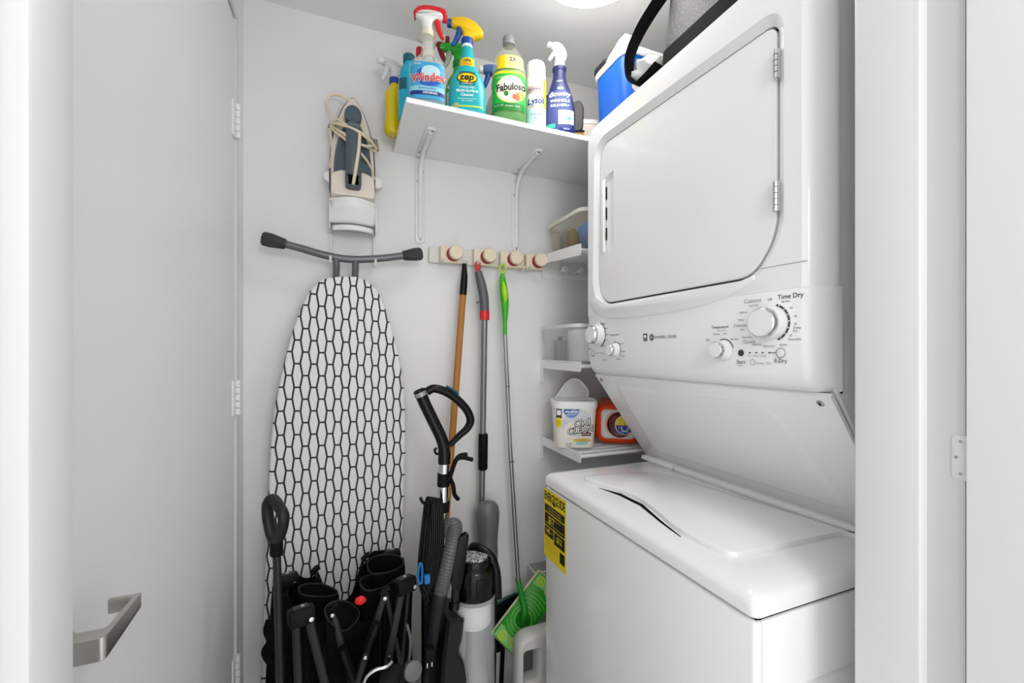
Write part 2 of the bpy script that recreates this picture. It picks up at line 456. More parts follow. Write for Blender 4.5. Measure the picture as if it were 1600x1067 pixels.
# keep straight runs straight: rebuild from corners with rounding instead
def cp(u, v): p = onx(u, v, XD); return (p.y, p.z)
dcor = [cp(938.5, 229), cp(1213, 37.5), cp(1213, 366), cp(1174, 432), cp(946, 473.5), cp(936, 448)]
dpl = rnd(dcor, [0.045, 0.022, 0.05, 0.03, 0.03, 0.03], 7)
hole = inset(dpl, -0.004); lip = inset(dpl, -0.020)
out_b = rnd([(Y0, 1.372), (Y0, ZT), (Y1, ZT), (Y1, 1.372)], [0.0, 0.02, 0.035, 0.0], 6)
out_f = rnd([(Y0 + 0.026, 1.372), (Y0 + 0.026, ZT - 0.012), (Y1 - 0.012, ZT - 0.012), (Y1 - 0.012, 1.372)], [0.0, 0.02, 0.045, 0.0], 6)
fr = MB()
fr.rings([[fx(a, b, 0.052) for a, b in out_b], [fx(a, b, 0.040) for a, b in out_b],
          [fx(a * 0.45 + c * 0.55, b * 0.45 + d_ * 0.55, 0.012) for (a, b), (c, d_) in zip(out_b, out_f)],
          [fx(a * 0.15 + c * 0.85, b * 0.15 + d_ * 0.85, 0.002) for (a, b), (c, d_) in zip(out_b, out_f)], [fx(a, b, 0) for a, b in out_f]], False)
tr_ = tessellate_polygon([[Vector((a, b, 0)) for a, b in out_f], [Vector((a, b, 0)) for a, b in lip]])
fr.add([fx(a, b, 0) for a, b in out_f] + [fx(a, b, 0) for a, b in lip], tr_)
fr.rings([[fx(a, b, 0) for a, b in lip], [fx(a, b, 0.002) for a, b in inset(lip, 0.003)], [fx(a, b, 0.012) for a, b in hole], [fx(a, b, 0.030) for a, b in hole]], False)
fr.build('dryer_front_frame', ENAMEL, wd)
MB().prism(inset(dpl, -0.010), fx, 0.026, 0.032).build('door_gap', GAP, wd)
# dryer door with a pocket handle
hpx = [(942.5, 279), (958.5, 265.5), (958.5, 387), (941.5, 394)]
hol = rnd([cp(*q) for q in hpx], 0.004, 3)
ddo = MB()
tr_ = tessellate_polygon([[Vector((a, b, 0)) for a, b in inset(dpl, 0.003)], [Vector((a, b, 0)) for a, b in hol]])
ddo.add([fx(a, b, 0.009) for a, b in inset(dpl, 0.003)] + [fx(a, b, 0.009) for a, b in hol], tr_)
ddo.rings([[fx(a, b, 0.009) for a, b in inset(dpl, 0.003)], [fx(a, b, 0.0105) for a, b in dpl], [fx(a, b, 0.026) for a, b in dpl]], False)
ddo.rings([[fx(a, b, 0.009) for a, b in hol], [fx(a, b, 0.016) for a, b in inset(hol, 0.003)]], False)
ddo.add([fx(a, b, 0.016) for a, b in inset(hol, 0.003)], [tuple(range(len(hol)))])
dd = ddo.build('dryer_door', ENAMEL, wd)
hx = [p[0] for p in hol]; hz = [p[1] for p in hol]
hm = MB()
hm.box(XF + 0.004, XF + 0.014, max(hx) - 0.010, max(hx) + 0.001, min(hz) - 0.004, max(hz) - 0.012, 0.002, 2)
for k in range(3):
    zz = min(hz) + (max(hz) - min(hz)) * (0.15 + 0.27 * k)
    hm.box(XF + 0.0125, XF + 0.016, max(hx) - 0.0125, max(hx) - 0.0105, zz, zz + 0.035, m=GAP)
hm.build('door_handle', PANELW, dd)
for v0, v1 in ((79, 124), (284, 331)):
    z1, z0 = onx(1211, v0, XF).z, onx(1211, v1, XF).z; yy = onx(1211, v0, XF - 0.003).y
    h = MB()
    for k in range(5):
        hh = (z1 - z0) / 5
        h.lathe([(0, 0.0004), (0.0042, 0.0006), (0.0042, hh - 0.0006), (0, hh - 0.0004)], (XF - 0.002, yy, z0 + hh * k), n=12)
    h.box(XF - 0.001, XF + 0.010, yy - 0.004, yy + 0.004, z0, z1)
    h.build('door_hinge', CHROME, dd)
# control panel: profile in x-z swept along y with rounded ends
prof = [(0.06, 1.3722), (0.0, 1.3722), (0.0, 1.300), (0.002, 1.250), (0.006, 1.228), (0.013, 1.213), (0.024, 1.203), (0.040, 1.199), (0.06, 1.199)]
rg = []
for y, dx in ((Y0, 0.040), (Y0 + 0.008, 0.024), (Y0 + 0.016, 0.010), (Y0 + 0.024, 0.002), (Y0 + 0.03, 0.0), (Y1 - 0.02, 0.0), (Y1 - 0.012, 0.002), (Y1 - 0.004, 0.012), (Y1, 0.035)):
    rg.append([Vector((XF + max(px, min(0.06, px + dx)), y, z)) for px, z in prof])
cpn = MB().rings(rg).build('control_panel', PANELW, wd)
def fp(y_, z_, off=0.0006):                                   # a frame on the panel face: +x is towards the camera side
    return lambda a, b: Vector((XF - off, y_ - a, z_ + b))
# raised band under the door
bpx_top = [(921, 468), (938, 470)]
band = [onx(u, v, XF - 0.004) for u, v in [(920, 470), (930, 487), (943, 495), (965, 497), (1000, 494), (1050, 487), (1095, 477), (1135, 464), (1158, 452), (1176, 437)]]
topb = [onx(u, v, XF - 0.004) for u, v in [(1176, 430), (1150, 442), (966, 477), (950, 477), (938, 470), (930, 462)]]
bo = [(p.y, p.z) for p in band + topb]
MB().prism(bo, lambda a, b, ww: Vector((XF - ww, a, b)), -0.001, 0.004, 0.0015).build('panel_band', ENAMEL, cpn)
for (u0, v0), (u1, v1) in (((1181, 421), (1262, 407)), ((920.5, 470.5), (936, 471))):
    MB().tube([onx(u0, v0, XF), onx(u1, v1, XF)], 0.0006, 5).build('panel_seam', INKG, cpn)
def knob(u, v, r, L, ring, fl=1.2, r0=1.24, r1=1.36):
    p = onx(u, v, XF)
    k = MB()
    k.lathe([(r * fl, 0), (r * fl, 0.002), (r * (fl * .5 + .52), 0.004), (r * 1.02, 0.004), (r * 1.0, L * 0.62), (r * 0.9, L * 0.66)], p, (-1, 0, 0), 36, m=WHITEP)
    ko = k.build('knob', None, cpn)
    c = MB().lathe([(r * 0.96, L * 0.58), (r * 0.98, L * 0.62), (r * 0.95, L * 0.90), (r * 0.86, L * 1.0), (r * 0.84, L * 1.0)], p, (-1, 0, 0), 36).build('knob_ring', CHROME, ko)
    MB().lathe([(r * 0.85, L * 0.97), (r * 0.84, L * 1.005), (0, L * 1.02)], p, (-1, 0, 0), 36).build('knob_cap', WHITEP, ko)
    # scale ring on the panel
    sc_ = MB()
    a0, a1 = ring
    N = 20; R0, R1 = r * r0, r * r1
    vs = []; fs = []
    for i in range(N + 1):
        t = a0 + (a1 - a0) * i / N
        for R in (R0, R1): vs.append(Vector((XF - 0.0006, p.y - R * math.cos(t), p.z + R * math.sin(t))))
    fs = [(2 * i, 2 * i + 1, 2 * i + 3, 2 * i + 2) for i in range(N)]
    sc_.add(vs, fs, INK)
    nd = 7
    for i in range(nd):
        t = a0 + (a1 - a0) * (i + 0.5) / nd; R = (R0 + R1) / 2
        sc_.poly(ell(R * math.cos(t), R * math.sin(t), r * 0.045, r * 0.045, 8), fp(p.y, p.z, 0.001), WHITEINK)
    sc_.build('dial_scale', None, cpn)
    return p
KB = knob(1206, 504.5, 0.0275, 0.030, (-1.2, 1.3), 1.04, 1.07, 1.20)
KT = knob(1131, 547, 0.0165, 0.024, (0.2, 2.0))
KL = knob(935, 523, 0.0275, 0.030, (-1.2, 1.25))
KS = knob(962, 546.5, 0.0165, 0.024, (-0.6, 2.0))
L = MB()
def ptxt(s, u, v, size, m=INK, sx=1.0, bold=0.0, shear=0.0):
    p = onx(u, v, XF); L.text(s, size, fp(p.y, p.z), 0, 0, m, sx, shear, 0, bold)
ptxt('Time Dry', 1235, 462.5, 0.0112, INK, 1.0, 0.008)
ptxt('Cottons', 1176, 470, 0.0105, INKG)
ptxt('Off', 1203, 468, 0.006, INK)
for s, u, v in (('Less Dry', 1178, 477), ('Medium', 1162, 488), ('More', 1158, 500), ('Less', 1160, 515), ('More Dry', 1168, 527), ('80 Min', 1228, 471), ('60', 1237, 481), ('40', 1243, 494), ('30', 1243, 506), ('Damp', 1246, 512), ('Dry', 1243, 517), ('20', 1236, 524), ('Dewrinkle', 1242, 530), ('10 Min', 1224, 539), ('Less Dry', 1183, 538), ('More Dry', 1202, 541), ('Medium', 1120, 522), ('Low', 1133, 521), ('No Heat', 1148, 530), ('High', 1106, 531)):
    ptxt(s, u, v, 0.0052, M('mid_print', '#5c5c5f', 0.6))
ptxt('Delicates', 1157, 508.5, 0.0076, INKG); ptxt('Casuals', 1171, 534, 0.0085, INKG)
ptxt('Temperature', 1125, 511, 0.0076, INK, 1.0, 0.008); ptxt('Less Dry Dry', 1128, 516, 0.004, INKG)
ptxt('Start', 1158, 565.5, 0.010, INK, 1.0, 0.006); ptxt('Pause', 1157, 571, 0.005, INKG)
ptxt('E-Dry', 1220, 564, 0.0095, INK, 1.0, 0.006); ptxt('Sensor Dry', 1193, 567.5, 0.0065, INKG)
ptxt('WASHER | DRYER', 1039.5, 526.5, 0.0095, INK, 0.95)
ptxt('Temperature', 960, 523, 0.0085, INK); ptxt('Soak', 922, 545, 0.008); ptxt('Start', 927, 556, 0.008)
for u, v in ((943, 506), (947, 513), (948, 522), (946, 531), (944, 540), (971, 537), (974, 549), (973, 556), (967, 561), (945, 562), (918, 505)): ptxt('Medium', u, v, 0.006)
for s, u in (('Dry', 1171), ('Damp', 1181), ('Cooling', 1192)): ptxt(s, u, 556, 0.0044, INKG)
def pdot(u, v, rx, rz, m, n=20):
    p = onx(u, v, XF); L.poly(ell(0, 0, rx, rz, n), fp(p.y, p.z), m)
def pring(u, v, r, t, m, n=28):
    p = onx(u, v, XF)
    L.add([fp(p.y, p.z)(a, b) for a, b in ell(0, 0, r, r, n) + ell(0, 0, r - t, r - t, n)], [(i, (i + 1) % n, n + (i + 1) % n, n + i) for i in range(n)], m)
pdot(1158, 551.5, 0.0062, 0.0062, INK)
for u in (1172, 1182, 1192, 1202.5): 
    p = onx(u, 551, XF); L.poly([(-0.0022, -0.001), (0.0022, -0.001), (0.0022, 0.001), (-0.0022, 0.001)], fp(p.y, p.z), INK)
p = onx(1209, 551, XF); L.poly([(-0.006, -0.0008), (0.006, -0.0008), (0.006, 0.0008), (-0.006, 0.0008)], fp(p.y, p.z), INKG)
pring(1220, 551.5, 0.0085, 0.0014, INKG); pring(1176, 566, 0.0055, 0.001, INKG)
pring(926, 552, 0.009, 0.0016, INKG)
for u in (931, 935, 939, 943): pdot(u, 551.8, 0.0022, 0.0018, INK, 8)
# badge: square efficiency mark and round monogram
p = onx(1008.5, 527, XF); L.poly([(-0.0072, -0.009), (0.0072, -0.009), (0.0072, 0.009), (-0.0072, 0.009)], fp(p.y, p.z), INK)
L.text('ENERGY', 0.0034, fp(p.y, p.z, 0.001), 0, -0.0055, WHITEINK); L.oval(0, 0.002, 0.005, 0.004, fp(p.y, p.z, 0.0009), WHITEINK)
p = onx(1018.5, 527, XF); pdot(1018.5, 527, 0.0085, 0.0085, INK, 28)
n = 24; L.add([fp(p.y, p.z, 0.001)(a, b) for a, b in ell(0, 0, 0.0076, 0.0076, n) + ell(0, 0, 0.0070, 0.0070, n)], [(i, (i + 1) % n, n + (i + 1) % n, n + i) for i in range(n)], WHITEINK)
L.text('GE', 0.0095, fp(p.y, p.z, 0.0012), 0, 0, WHITEINK, 0.85, 0.25)
def split_build(src, cuts):
    bins = [MB() for _ in range(len(cuts) + 1)]
    for f_, i_ in zip(src.F, src.I):
        yc = sum(src.V[q].y for q in f_) / len(f_)
        bins[sum(yc < c for c in cuts)].add([src.V[q] for q in f_], [tuple(range(len(f_)))], src.mats[i_])
    for q in bins:
        if q.F: q.build('lettering', None, cpn)
split_build(L, [onx(u_, 530, XF).y for u_ in (990, 1080, 1151)])
st = MB()
p = onx(1220, 551.5, XF); st.lathe([(0.0072, 0), (0.0072, 0.0012), (0.006, 0.0018), (0, 0.0018)], p, (-1, 0, 0), 24); st.build('push_button', WHITEP, cpn)
# energy label
xe = XW - 0.0009
c = [onx(u, v, xe) for u, v in ((851.5, 763), (886.5, 783.5), (882, 893), (848.5, 866.5))]
yl, yr_ = (c[0].y + c[3].y) / 2, (c[1].y + c[2].y) / 2
zt, zb_ = (c[0].z + c[1].z) / 2, (c[2].z + c[3].z) / 2
EW, EH = yl - yr_, zt - zb_
fe = lambda off: (lambda a, b: Vector((xe - off, yl - a * EW, zt - b * EH)))
E_ = MB(); K = M('label_black', '#15140e', 0.6)
def rect(a0, b0, a1, b1, off, m): E_.add([fe(off)(a0, b0), fe(off)(a1, b0), fe(off)(a1, b1), fe(off)(a0, b1)], [(0, 1, 2, 3)], m)
def sheet3(): 
    vs = [fe(o)(a, b) for o in (-0.0006, 0.0) for a, b in ((0, 0), (1, 0), (1, 1), (0, 1))]
    E_.add(vs, [(0, 1, 2, 3), (4, 5, 6, 7), (0, 1, 5, 4), (1, 2, 6, 5), (2, 3, 7, 6), (3, 0, 4, 7)], YELLOW)
sheet3()
rect(0.05, 0.22, 0.95, 0.33, 0.0003, K); rect(0.05, 0.345, 0.95, 0.53, 0.0003, K); rect(0.05, 0.545, 0.46, 0.68, 0.0003, K); rect(0.49, 0.545, 0.95, 0.72, 0.0003, K); rect(0.74, 0.76, 0.95, 0.91, 0.0003, K)
def et(s, a, b, size, m, sx=1.0, bold=0.0): 
    E_.text(s, size, lambda x, y: fe(0.0007)(a + x / EW, b - y / EH), 0, 0, m, sx, 0, 0, bold)
_w = [q[0] for q in txt2d('ENERGYGUIDE', 0.034, 0.02)[0]]
et('ENERGYGUIDE', 0.5, 0.105, 0.034, K, 0.93 * EW / (max(_w) - min(_w)), 0.02)
E_.add([fe(0.0006)(a, b) for a, b in ((0.46, 0.13), (0.54, 0.13), (0.54, 0.16), (0.59, 0.16), (0.5, 0.195), (0.41, 0.16), (0.46, 0.16))], [(0, 1, 2, 3, 4, 5, 6)], K)
et('Estimated Yearly Energy Cost', 0.5, 0.36 + 0.02, 0.0058, YELLOW); et('$17', 0.36, 0.425, 0.026, YELLOW, 0.9, 0.02)
et('Clothes Washer  Capacity', 0.5, 0.255, 0.0072, YELLOW); et('Large Volume Top Loading', 0.5, 0.295, 0.0072, YELLOW)
rect(0.1, 0.485, 0.9, 0.492, 0.0006, YELLOW); rect(0.25, 0.465, 0.32, 0.485, 0.0006, YELLOW)
et('140', 0.2, 0.605, 0.020, YELLOW, 0.9, 0.02); et('kWh', 0.38, 0.61, 0.006, YELLOW); et('$12', 0.72, 0.625, 0.022, YELLOW, 0.9, 0.02)
for k in range(6): rect(0.08, 0.72 + 0.03 * k, 0.66, 0.724 + 0.03 * k, 0.0003, M('label_olive', '#8d7a12', 0.6))
el = E_.build('energy_label', None, wd); el['label'] = 'yellow and black energy label'
# ------------------------------------------------------------------ the wall shelf with its two brackets
ZS0, ZS1, YS = 1.923, 1.938, 1.143
XS = ony(614, 237, YB).x
ws = thing('wall_shelf', 'white board shelf full of spray bottles on the back wall', 'shelf', (XS, YB, ZS0))
MB().box(XS, XR - 0.002, YS, YB - 0.001, ZS0, ZS1, 0.0012, 1).build('board', M('shelf_laminate', '#f4f4f4', 0.4), ws)
def bracket(x, vbot, yend):
    zb = ony(655 if x < 0.4 else 805, vbot, YB).z
    b = MB()
    fw = lambda a, c, ww: Vector((x + a, YB - ww, c))
    fu = lambda a, c, ww: Vector((x + a, YB - c, ZS0 - ww))
    hw = 0.0165
    b.prism(rnd([(-hw, zb), (hw, zb), (hw, ZS0 - 0.004), (-hw, ZS0 - 0.004)], [0.016, 0.016, 0.001, 0.001], 6), fw, 0.0006, 0.004, 0.0012)
    b.prism(rnd([(-hw, 0.004), (hw, 0.004), (hw, YB - yend), (-hw, YB - yend)], [0.001, 0.001, 0.016, 0.016], 6), fu, 0.0006, 0.004, 0.0012)
    # pressed rib that sweeps from the wall leg to the shelf leg
    path = [Vector((x, YB - 0.004, zb + 0.02)), Vector((x, YB - 0.006, zb + 0.06)), Vector((x, YB - 0.008, ZS0 - 0.10)), Vector((x, YB - 0.016, ZS0 - 0.055)), Vector((x, YB - 0.036, ZS0 - 0.030)), Vector((x, YB - 0.07, ZS0 - 0.013)), Vector((x, YB - 0.12, ZS0 - 0.008)), Vector((x, yend + 0.02, ZS0 - 0.004))]
    b.tube(crom(path, 6), 0.0075, 10)
    b.tube([fw(a, c, .0042) for a, c in rnd([(-hw + .003, zb + .003), (hw - .003, zb + .003), (hw - .003, ZS0 - 0.03), (-hw + .003, ZS0 - 0.03)], .013, 6)], .0022, 6, closed=True)
    b.tube([fu(a, c, .0042) for a, c in rnd([(-hw + .003, .03), (hw - .003, .03), (hw - .003, YB - yend - .003), (-hw + .003, YB - yend - .003)], .013, 6)], .0022, 6, closed=True)
    bo = b.build('bracket', WMETAL, ws)
    for dx, c in ((-0.009, 0.0), (0.010, 0.035), (0.0, None)):
        pz = (ZS0 - 0.085 + c) if c is not None else zb + 0.014
        MB().lathe([(0.0042, 0), (0.0042, 0.0015), (0.002, 0.003), (0, 0.003)], (x + dx, YB - 0.0035, pz), (0, -1, 0), 12).build('screw', STEEL, bo)
    for dx, c in ((-0.010, 0.045), (0.010, 0.06), (0.004, YB - yend - 0.018)):
        MB().lathe([(0.0032, 0), (0.0032, 0.0012), (0, 0.0022)], (x + dx, YB - c, ZS0 - 0.0035), (0, 0, -1), 12).build('screw', DARKG, bo)
bracket(ony(656, 330, YB).x, 381, onz(674, 198, ZS0).y)
bracket(ony(806, 345, YB).x, 395, onz(848, 233, ZS0).y)

# ------------------------------------------------------------------ bottles
HEADS = {
    'tee': ([(-0.012, 0), (0.011, 0), (0.013, 0.018), (0.020, 0.026), (0.036, 0.029), (0.043, 0.031), (0.043, 0.047), (0.026, 0.053), (0.0, 0.054), (-0.020, 0.049), (-0.031, 0.040), (-0.034, 0.034), (-0.026, 0.028), (-0.016, 0.020)],
            [(0.026, 0.028), (0.029, 0.012), (0.035, -0.006), (0.043, -0.020)], (0.040, 0.0385), (1, 0)),
    'shroud': ([(-0.012, -0.002), (0.009, -0.002), (0.012, 0.014), (0.018, 0.026), (0.034, 0.031), (0.043, 0.033), (0.043, 0.050), (0.022, 0.057), (-0.004, 0.054), (-0.026, 0.043), (-0.041, 0.026), (-0.044, 0.014), (-0.036, 0.006), (-0.022, 0.002)],
            [(0.020, 0.030), (0.023, 0.014), (0.031, -0.004), (0.040, -0.018)], (0.040, 0.0415), (1, 0)),
    'snout': ([(-0.014, -0.001), (0.011, -0.001), (0.013, 0.014), (0.014, 0.028), (0.022, 0.040), (0.028, 0.050), (0.026, 0.063), (0.014, 0.069), (0.000, 0.066), (-0.012, 0.054), (-0.020, 0.038), (-0.023, 0.018)],
            [(0.012, 0.036), (0.019, 0.028), (0.026, 0.018), (0.033, 0.006)], (0.020, 0.058), (0.93, 0.36))}
def trigger_head(root, z, d, cbody, ctrig, cnoz, ccol, L=0.085, s=1.0, style='tee'):
    """Spray head on a bottle neck at height z; d=+1 nozzle towards local +x, -1 towards -x."""
    o, tp_, nz_, nd_ = HEADS[style]
    MB().lathe([(0.0, 0), (0.0155 * s, 0), (0.0165 * s, 0.004), (0.0165 * s, 0.017), (0.013 * s, 0.020), (0, 0.020)], (0, 0, z), n=24).build('collar', ccol, root, True)
    f = lambda a, b, ww: Vector((d * a, ww, z + 0.018 + b))
    o = [(a * s, b * s) for a, b in o]
    o = [(p.x, p.y) for p in crom([Vector((a, b, 0)) for a, b in o], 3, True)]
    w_ = 0.0125 * s
    hb = MB()
    hb.rings([[f(a, b, ww) for a, b in q] for q, ww in ((inset(o, 0.006), -w_), (inset(o, 0.0025), -w_ * 0.8), (o, -w_ * 0.4), (o, w_ * 0.4), (inset(o, 0.0025), w_ * 0.8), (inset(o, 0.006), w_))])
    h = hb.build('spray_head', cbody, root, True)
    t = MB()
    t.tube(crom([f(a * s, b * s, 0) for a, b in tp_], 5), [0.0075 * s * k for k in (1, 1, 1, .95, .95, .9, .9, .85, .85, .8, .8, .75, .7, .65, .6, .5)], 10, flat=(1.15, 1.15))
    t.build('trigger', ctrig, h, True)
    MB().lathe([(0, 0), (0.0095 * s, 0.0), (0.0105 * s, 0.002), (0.0105 * s, 0.013), (0.0085 * s, 0.015), (0.003, 0.015), (0, 0.0145)], f(nz_[0] * s, nz_[1] * s, 0), (d * nd_[0], 0, nd_[1]), 20).build('nozzle', cnoz, h, True)
    return h
def body_mesh(prof, n=36):
    """prof rows: z, rx, ry, exponent, [cx]"""
    rings = []
    for row in prof:
        z, rx, ry, e = row[:4]; cx = row[4] if len(row) > 4 else 0
        r = []
        for k in range(n):
            t = 2 * math.pi * k / n; c, s = math.cos(t), math.sin(t)
            r.append(Vector((cx + rx * math.copysign(abs(c) ** (2 / e), c), ry * math.copysign(abs(s) ** (2 / e), s), z)))
        rings.append(r)
    return rings
def dense(prof, k=4):
    rows = [Vector((r[0], r[1], r[2])) for r in prof]; out = []
    for i in range(len(prof) - 1):
        a, b = prof[i], prof[i + 1]
        pa = prof[i - 1] if i > 0 else a; pb = prof[i + 2] if i + 2 < len(prof) else b
        for j in range(k):
            t = j / k
            row = [a[0] + (b[0] - a[0]) * t]
            for q in (1, 2):
                m1 = (b[q] - pa[q]) / max(1e-6, (b[0] - pa[0])) * (b[0] - a[0]); m2 = (pb[q] - a[q]) / max(1e-6, (pb[0] - a[0])) * (b[0] - a[0])
                if (b[q] - a[q]) == 0: m1 = m2 = 0
                h = (2 * t**3 - 3 * t**2 + 1) * a[q] + (t**3 - 2 * t**2 + t) * m1 + (-2 * t**3 + 3 * t**2) * b[q] + (t**3 - t**2) * m2
                row.append(h)
            row.append(a[3] + (b[3] - a[3]) * t)
            out.append(tuple(row))
    out.append(tuple(prof[-1][:4]))
    return out
def front(prof):
    """Front (-y) surface of a bottle: fn(off) -> (x, z) -> point"""
    def at(z):
        for i in range(len(prof) - 1):
            if prof[i][0] <= z <= prof[i + 1][0]:
                t = (z - prof[i][0]) / max(1e-9, prof[i + 1][0] - prof[i][0])
                return [prof[i][q] + (prof[i + 1][q] - prof[i][q]) * t for q in (1, 2, 3)]
        return prof[-1][1:4] if z > prof[-1][0] else prof[0][1:4]
    def mk(off):
        def fn(x, z):
            rx, ry, e = at(z)
            k = min(0.985, abs(x) / rx)
            return Vector((max(-rx, min(rx, x)), -ry * (1 - k ** e) ** (1 / e) - off, z))
        return fn
    return mk, at
def side_limit(at, z, f): return at(z)[0] * f
def shelfpt(u, y): p = ony(u, 300, y); return p.x
ZB = ZS1 + 0.0003
GRP = 'cleaning bottles on the wall shelf'
def spray(name, label, u, y, rz, prof, bmat, cat='spray bottle'):
    t = thing(name, label, cat, (shelfpt(u, y), y, ZB), math.radians(rz), GRP)
    pr = dense(prof)
    MB().rings(body_mesh(pr)).build('body', bmat, t, True, sharp=60)
    return t, pr
# materials
CLEARB = M('clear_bottle_plastic', '#f4f6f4', 0.08, alpha=0.2)
CYANL = M('cyan_liquid', '#0fb4d8', 0.1, alpha=0.9)
TEALL = M('teal_liquid', '#2a93a3', 0.1, alpha=0.92)
TEAL = M('teal_plastic', '#17aeb4', 0.3)
REDP = M('red_plastic', '#d92226', 0.3)
BLUEP = M('blue_plastic', '#14499e', 0.35)
YELP = M('yellow_plastic', '#f4c90b', 0.32)
GREENP = M('green_plastic', '#22b52b', 0.3)
NAVY = M('navy_plastic', '#2b3462', 0.3)
CREAMP = M('cream_plastic', '#efe4cf', 0.4)
LB = M('label_light_blue', '#8fd0e6', 0.5); LBLUE = M('label_royal_blue', '#2a5fc0', 0.5); LNAVY = M('label_navy', '#1d2f86', 0.5)
LRED = M('label_red', '#e0391f', 0.5); LWHITE = M('label_white', '#f6f6f2', 0.5); LYEL = M('label_yellow', '#f2dc1e', 0.5)
LGREEN = M('label_green', '#28b53c', 0.5); LDKG = M('label_dark_green', '#0d7f24', 0.5); LBLK = M('label_ink', '#1c1c1c', 0.5)
LORG = M('label_orange', '#e8622c', 0.5); LLIME = M('label_lime', '#c6e34a', 0.5); LTEALD = M('label_teal_dark', '#17606a', 0.5); LPALE = M('label_pale_yellow', '#f3eda4', 0.5)

# 1. clear window-cleaner bottle with red and white trigger
t, pr = spray('spray_bottle', 'clear window cleaner bottle with red and white trigger at the shelf front', 668, 1.185, -12,
    [(0, .046, .026, 3), (.006, .049, .029, 3), (.03, .050, .030, 3), (.108, .050, .030, 3), (.124, .045, .028, 2.6), (.140, .029, .022, 2.2), (.152, .0195, .018, 2), (.175, .016, .016, 2), (.205, .0145, .0145, 2)], CLEARB)
mk, at = front(pr)
MB().rings(body_mesh([(.003, .044, .024, 3), (.012, .0475, .0275, 3), (.030, .048, .028, 3), (.032, .048, .028, 3)])).build('cleaning_liquid', TEALL, t, True)
lb = MB()
lb.patch(-.046, .046, .014, .114, mk(.0004), 18, 8, M('label_sky', '#3fa6d4', 0.5))
lb.patch(-.046, .046, .024, .035, mk(.0008), 14, 2, LNAVY)
lb.patch(-.046, .046, .035, .048, mk(.0008), 14, 2, LB)
lb.oval(.004, .074, .036, .026, mk(.0007), LBLUE)
lb.oval(.010, .088, .026, .017, mk(.0009), M('label_pale', '#bfe3f2', 0.5))
lb.text('Windex', .032, mk(.0018), .003, .071, LWHITE, .88, .1, 0.10, .05)
lb.text('Windex', .032, mk(.0024), .003, .071, LRED, .88, .1, 0.10, .02)
lb.text('ORIGINAL', .0088, mk(.0016), .008, .0295, LWHITE, 1, 0, 0, .02)
lb.text('Streak-Free Shine', .0065, mk(.0016), 0, .042, LNAVY)
lb.text('GLASS', .007, mk(.0016), -.026, .107, LWHITE)
lb.build('label', None, t, True)
trigger_head(t, .203, 1, WHITEP, REDP, REDP, CREAMP, s=1.0)
rs = MB()
fr_ = lambda a, b, ww: Vector((a, ww, .221 + b))
ro = [(-.035, .030), (-.022, .042), (0, .046), (.026, .045), (.050, .038), (.051, .054), (.032, .062), (0, .063), (-.024, .057), (-.037, .042)]
rs.prism([(p.x * 1.0, p.y * 1.0) for p in crom([Vector((a, b, 0)) for a, b in ro], 3, True)], fr_, -.0138, .0138, .004, both=True)
rs.build('head_cover', REDP, t, True)
# 2. teal bottle with yellow head
t, pr = spray('spray_bottle', 'teal spray bottle with yellow and blue trigger at the shelf front', 730, 1.185, -16,
    [(0, .048, .027, 3), (.006, .052, .030, 3), (.03, .053, .031, 3), (.075, .052, .031, 2.8), (.105, .046, .029, 2.5), (.125, .036, .025, 2.2), (.145, .026, .021, 2), (.165, .021, .019, 2), (.185, .018, .017, 2), (.200, .015, .015, 2)], TEAL)
mk, at = front(pr)
lb = MB()
lb.oval(.0, .098, .030, .017, mk(.0006), LBLK)
lb.oval(.0, .098, .027, .014, mk(.0010), YELP)
lb.text('zep', .027, mk(.0018), 0, .0995, LBLK, 1.05, .15, 0, .03)
lb.patch(-.022, .022, .1115, .118, mk(.0004), 8, 2, LTEALD)
lb.patch(-.022, .022, .077, .0835, mk(.0004), 8, 2, LTEALD)
lb.text('HOME PRO', .0065, mk(.0012), 0, .080, LWHITE)
lb.text('STREAK-FREE', .0075, mk(.001), 0, .070, LWHITE)
lb.text('Multi-Surface', .0115, mk(.001), 0, .0605, LWHITE, 1, 0, 0, .015)
lb.text('Cleaner', .0115, mk(.001), 0, .049, LWHITE, 1, 0, 0, .015)
lb.text('Cleans and shines surfaces', .005, mk(.001), 0, .0385, LWHITE); lb.text('with no residue', .005, mk(.001), 0, .0325, LWHITE)
lb.patch(-.050, .050, .0155, .0195, mk(.0005), 14, 1, LLIME)
lb.oval(-.030, .0185, .008, .008, mk(.0009), M('label_beige', '#b8b08c', 0.5))
lb.patch(-.020, .020, .137, .162, mk(.0006), 10, 4, YELP)
lb.text('100%', .0115, mk(.0014), 0, .153, LBLK, .9, .1, 0, .02); lb.text('CLEAN', .009, mk(.0014), 0, .143, LORG, .9, .1, 0, .02)
lb.build('label', None, t, True)
MB().lathe([(0.0, .199), (.0155, .199), (.0155, .209), (0, .209)], n=24).build('neck_ring', LWHITE, t, True)
trigger_head(t, .207, -1, YELP, BLUEP, BLUEP, BLUEP, s=1.06, style='shroud')
